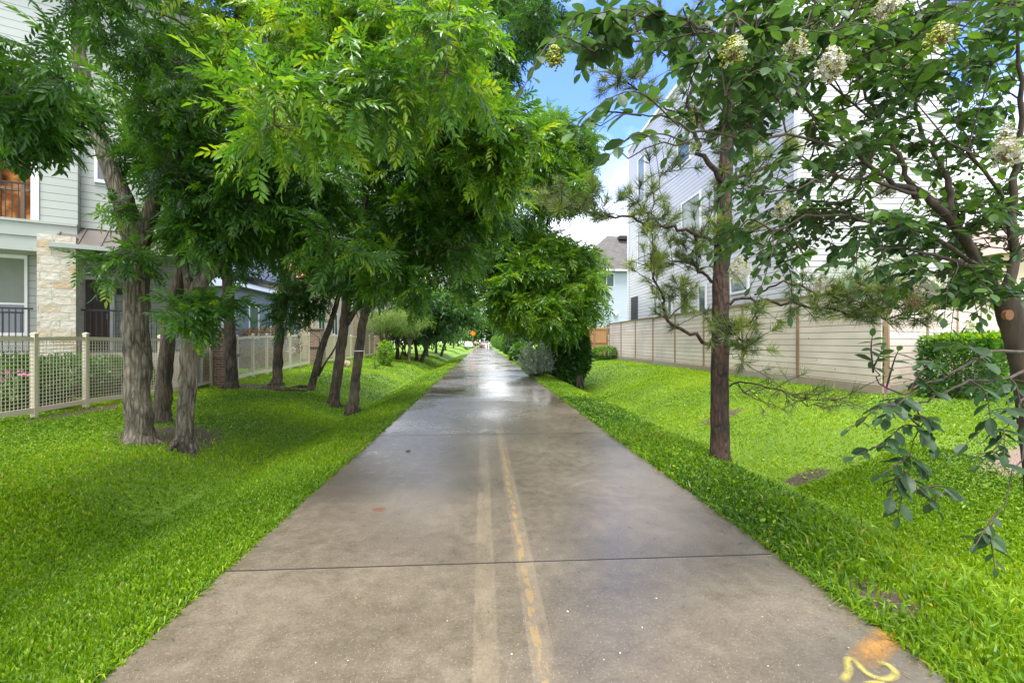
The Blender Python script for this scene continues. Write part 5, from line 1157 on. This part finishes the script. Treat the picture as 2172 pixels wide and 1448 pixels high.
        sprig(wb, lb, W(*a), W(*e), q, ls, nl, q.uniform(.2, .55) if e[1] < 690 else q.uniform(.05, .25), .05)
    root = empty('crape_myrtle', base, 'white flowering crape myrtle with smooth brown limbs leaning in from the right', 'tree')
    wb.build('trunk', M['bark_myrtle'], root, True); lb.build('crown', M['leaf_myrtle'], root)
    mb = MB(); p = W(2139, 668, 2.945); a = np.linspace(0, 2*PI, 12, endpoint=False); fwd = np.array([-SA-.35, -CA, 0.]); fwd /= np.linalg.norm(fwd); rt = np.cross(fwd, [0,0,1.])
    ring = np.array([p+rt*.022*math.cos(t)+np.array([0,0,.034])*math.sin(t) for t in a]); mb.add(np.vstack([ring+fwd*.012, ring*1-fwd*.03]), [tuple(range(12))]+[(i, i+12, (i+1) % 12+12, (i+1) % 12) for i in range(12)]); mb.build('pruning_scar', M['cut'], root)
    def panicle(px, py, Z, L, r, white, seed, brown=False):
        qq = np.random.default_rng(seed); c = W(px, py, Z); m = MB(); n = int(260 if not brown else 110)
        d = rdir(n, qq); P = c+d*np.array([r, r, L])*qq.uniform(.3, 1.15, (n, 1)); P[:,:2] = c[:2]+(P[:,:2]-c[:2])*np.clip(1.15-.55*(P[:,2:3]-c[2]+L)/L*.8, .35, 1.2)
        for i in range(n):
            if brown: blob(m, P[i], .0045*qq.uniform(.7, 1.3), seed*999+i, 5, .9, 2)
            elif qq.random() < white:      # crinkled flower: petals round a centre
                a0 = qq.uniform(0, 6); s = .0105*qq.uniform(.7, 1.2); ax = frames(d[i:i+1]+qq.normal(size=(1, 3))*.5, np.array([a0]))[0]
                for j in range(5):
                    t0 = j*1.257; V = np.array([(0,0,0), (.3, math.cos(t0-.45)*1., math.sin(t0-.45)*1.), (.1, math.cos(t0)*1.3, math.sin(t0)*1.3), (.35, math.cos(t0+.45), math.sin(t0+.45))])*s
                    m.add(V@ax.T+P[i], np.array([(0,1,2,3)]), 0)
            else: blob(m, P[i], .0058*qq.uniform(.7, 1.2), seed*999+i, 6, .9, 1)
        for i in range(0, n, 9): m.tube([c+(0,0,-L*.8)*1, P[i]], [.0016, .001], 4, 2, cap=False)
        m.build('flower_cluster', [M['petal'], M['bud'], M['seed']], root)
    for k, a in enumerate([(1765,130,1.95,.085,.085,.75),(1555,105,1.8,.06,.085,.18),(1690,95,2.1,.085,.08,.45),(1568,568,2.2,.06,.075,.95),(1663,440,2.4,.06,.08,.8),(2135,310,1.75,.10,.07,.8),(1880,15,2.0,.06,.08,.6),(1995,75,2.1,.07,.1,.1),(1970,605,2.5,.07,.10,.95),(1745,600,2.5,.05,.06,.7),(1880,400,2.9,.07,.10,.6),(1920,130,2.7,.08,.08,.5),(1175,120,1.65,.05,.055,.0)]): panicle(a[0], a[1], a[2], a[3]*.8, a[4]*.75, a[5]*.8, k+1)
    panicle(1938, 638, 2.45, .055, .075, 0, 40, True)
myrtle()

# ------------------------------------------------------------------ far end: sign, car, jogger, bollards
g = W(1003, 724, 88); g[2] = .0
sg = empty('road_sign', (g[0], g[1], 0), 'orange diamond construction sign on a post at the street end', 'sign')
mb = MB(); mb.bar((g[0], g[1], -.3), (g[0], g[1], 3.2), .07, .07); mb.build('post', M['steel'], sg)
mb = MB(); c = np.array([g[0], g[1]-.06, 3.1]); h = .55; ring = [c+(h,0,0), c+(0,0,h), c+(-h,0,0), c+(0,0,-h)]
mb.add(np.vstack([ring, np.array(ring)+(0,.03,0)]), [(3,2,1,0),(4,5,6,7),(0,1,5,4),(1,2,6,5),(2,3,7,6),(3,0,4,7)]); mb.build('panel', M['orange'], sg)
def car(name, label, loc, rz, paint):
    root = empty(name, loc, label, 'car', 'cars at the far street', 0)
    prof = [(-2.1,.35),(-2.15,.75),(-2.0,.95),(-1.0,1.02),(1.15,1.02),(2.05,.85),(2.15,.55),(2.1,.35)]
    cab = [(-1.75,.99),(-1.35,1.45),(.35,1.48),(1.15,1.01)]
    def ext(m, pr, hw, hwt=None):
        n = len(pr); hwt = hwt or hw; zt = max(z for _, z in pr)
        V = [(x, -(hw if z < zt-.1 else hwt), z) for x, z in pr]+[(x, (hw if z < zt-.1 else hwt), z) for x, z in pr]
        m.add(V, [tuple(range(n)), tuple(range(2*n-1, n-1, -1))]+[(i, i+n, (i+1) % n+n, (i+1) % n) for i in range(n)])
    def P(nm, m, mat, par=root):
        o = m.build(nm, mat); o.parent = par; return o
    m = MB(); ext(m, prof, .88, .84); b = P('body', m, M[paint])
    m = MB(); ext(m, cab, .80, .66); P('window', m, M['glass'])
    m = MB(); m.box((-.5, 0, 1.475), (.8, .64, .022)); P('roof', m, M[paint])
    for x in (-1.35, 1.35):
        for y in (-.8, .8):
            m = MB(); m.tube([(x, y-.1, .33), (x, y-.09, .33), (x, y+.09, .33), (x, y+.1, .33)], [.26, .33, .33, .26], 16); wl = P('wheel', m, M['tyre'])
            m = MB(); m.tube([(x, y-.105*np.sign(-y), .33), (x, y+.108*np.sign(y), .33)], [.17, .17], 12); P('rim', m, M['steel'], wl)
    for y in (-.65, .65):
        m = MB(); m.box((-2.14, y, .78), (.03, .16, .07)); P('tail_light', m, M['lightred'])
        m = MB(); m.box((2.10, y, .72), (.03, .16, .06)); P('headlight', m, M['white'])
    root.rotation_euler = (0, 0, rz)
c = W(996, 724, 104); car('parked_car', 'white car parked at the end of the left lawn', (c[0]-.2, c[1], .0), R(92), 'carwhite')
c = W(1024, 724, 111); car('parked_car', 'red car crossing on the far street beyond the path', (c[0]+.2, 111, .08), R(96), 'carred')
for px, lab in ((1031, 'white bollard left of two at the street end of the path'), (1036, 'white bollard right of two at the street end of the path')):
    c = W(px, 724, 100); mb = MB(); mb.tube([(c[0], c[1], -.1), (c[0], c[1], .95), (c[0], c[1], 1.03), (c[0], c[1], 1.06)], [.13, .13, .10, .04], 12); tag(mb.build('bollard', M['white']), lab, 'bollard', 'bollards at the street end')
def person():
    c = W(1008.5, 724, 86); c[2] = 0; root = empty('person', c, 'shirtless person jogging away along the left edge of the distant path', 'person')
    J = {'pel': (0,0,.98), 'wst': (0,0,1.15), 'chs': (0,.03,1.38), 'nck': (0,.05,1.52), 'hd0': (0,.06,1.60), 'hd1': (0,.07,1.72),
         'shl': (-.19,.03,1.44), 'ell': (-.27,-.14,1.22), 'wrl': (-.22,.08,1.14), 'hal': (-.20,.17,1.18), 'shr': (.19,.03,1.44), 'elr': (.27,.0,1.18), 'wrr': (.24,.24,1.24), 'har': (.22,.32,1.28),
         'hpl': (-.10,0,.93), 'knl': (-.11,.25,.58), 'anl': (-.11,.10,.16), 'tol': (-.11,.24,.06), 'hpr': (.10,0,.93), 'knr': (.11,-.06,.52), 'anr': (.11,-.30,.22), 'tor': (.11,-.30,.06)}
    Rr = dict(pel=.155, wst=.135, chs=.165, nck=.06, hd0=.085, hd1=.085, shl=.075, ell=.048, wrl=.035, hal=.045, shr=.075, elr=.048, wrr=.035, har=.045, hpl=.10, knl=.065, anl=.045, tol=.04, hpr=.10, knr=.065, anr=.045, tor=.04)
    E = 'pel-wst wst-chs chs-nck nck-hd0 hd0-hd1 chs-shl shl-ell ell-wrl wrl-hal chs-shr shr-elr elr-wrr wrr-har pel-hpl hpl-knl knl-anl anl-tol pel-hpr hpr-knr knr-anr anr-tor'.split()
    nm = list(J); me = bpy.data.meshes.new('body'); me.from_pydata([J[n] for n in nm], [tuple(nm.index(x) for x in e.split('-')) for e in E], [])
    o = bpy.data.objects.new('body', me); COL.objects.link(o); o.parent = root
    md = o.modifiers.new('skin', 'SKIN'); 
    for n, sv in zip(nm, me.skin_vertices[0].data): sv.radius = (Rr[n], Rr[n]); sv.use_root = n == 'pel'
    o.modifiers.new('sub', 'SUBSURF').levels = 2; o.modifiers['sub'].render_levels = 2; me.materials.append(M['skin'])
    m = MB(); m.tube([(0,0,1.08),(0,0,1.0),(0,.01,.9)], [.165,.185,.19], 14, cap=False); m.tube([(-.10,.0,.93),(-.11,.12,.78),(-.11,.17,.70)], [.125,.12,.115], 12, cap=False); m.tube([(.10,0,.93),(.11,-.03,.75),(.11,-.04,.66)], [.125,.12,.115], 12, cap=False); x = m.build('shorts', M['cloth_dark']); x.parent = root
    m = MB(); m.tube([(0,.055,1.66),(0,.05,1.72),(0,.05,1.79),(0,.05,1.82)], [.092,.10,.075,.02], 12); x = m.build('hair', M['hair']); x.parent = root
person()
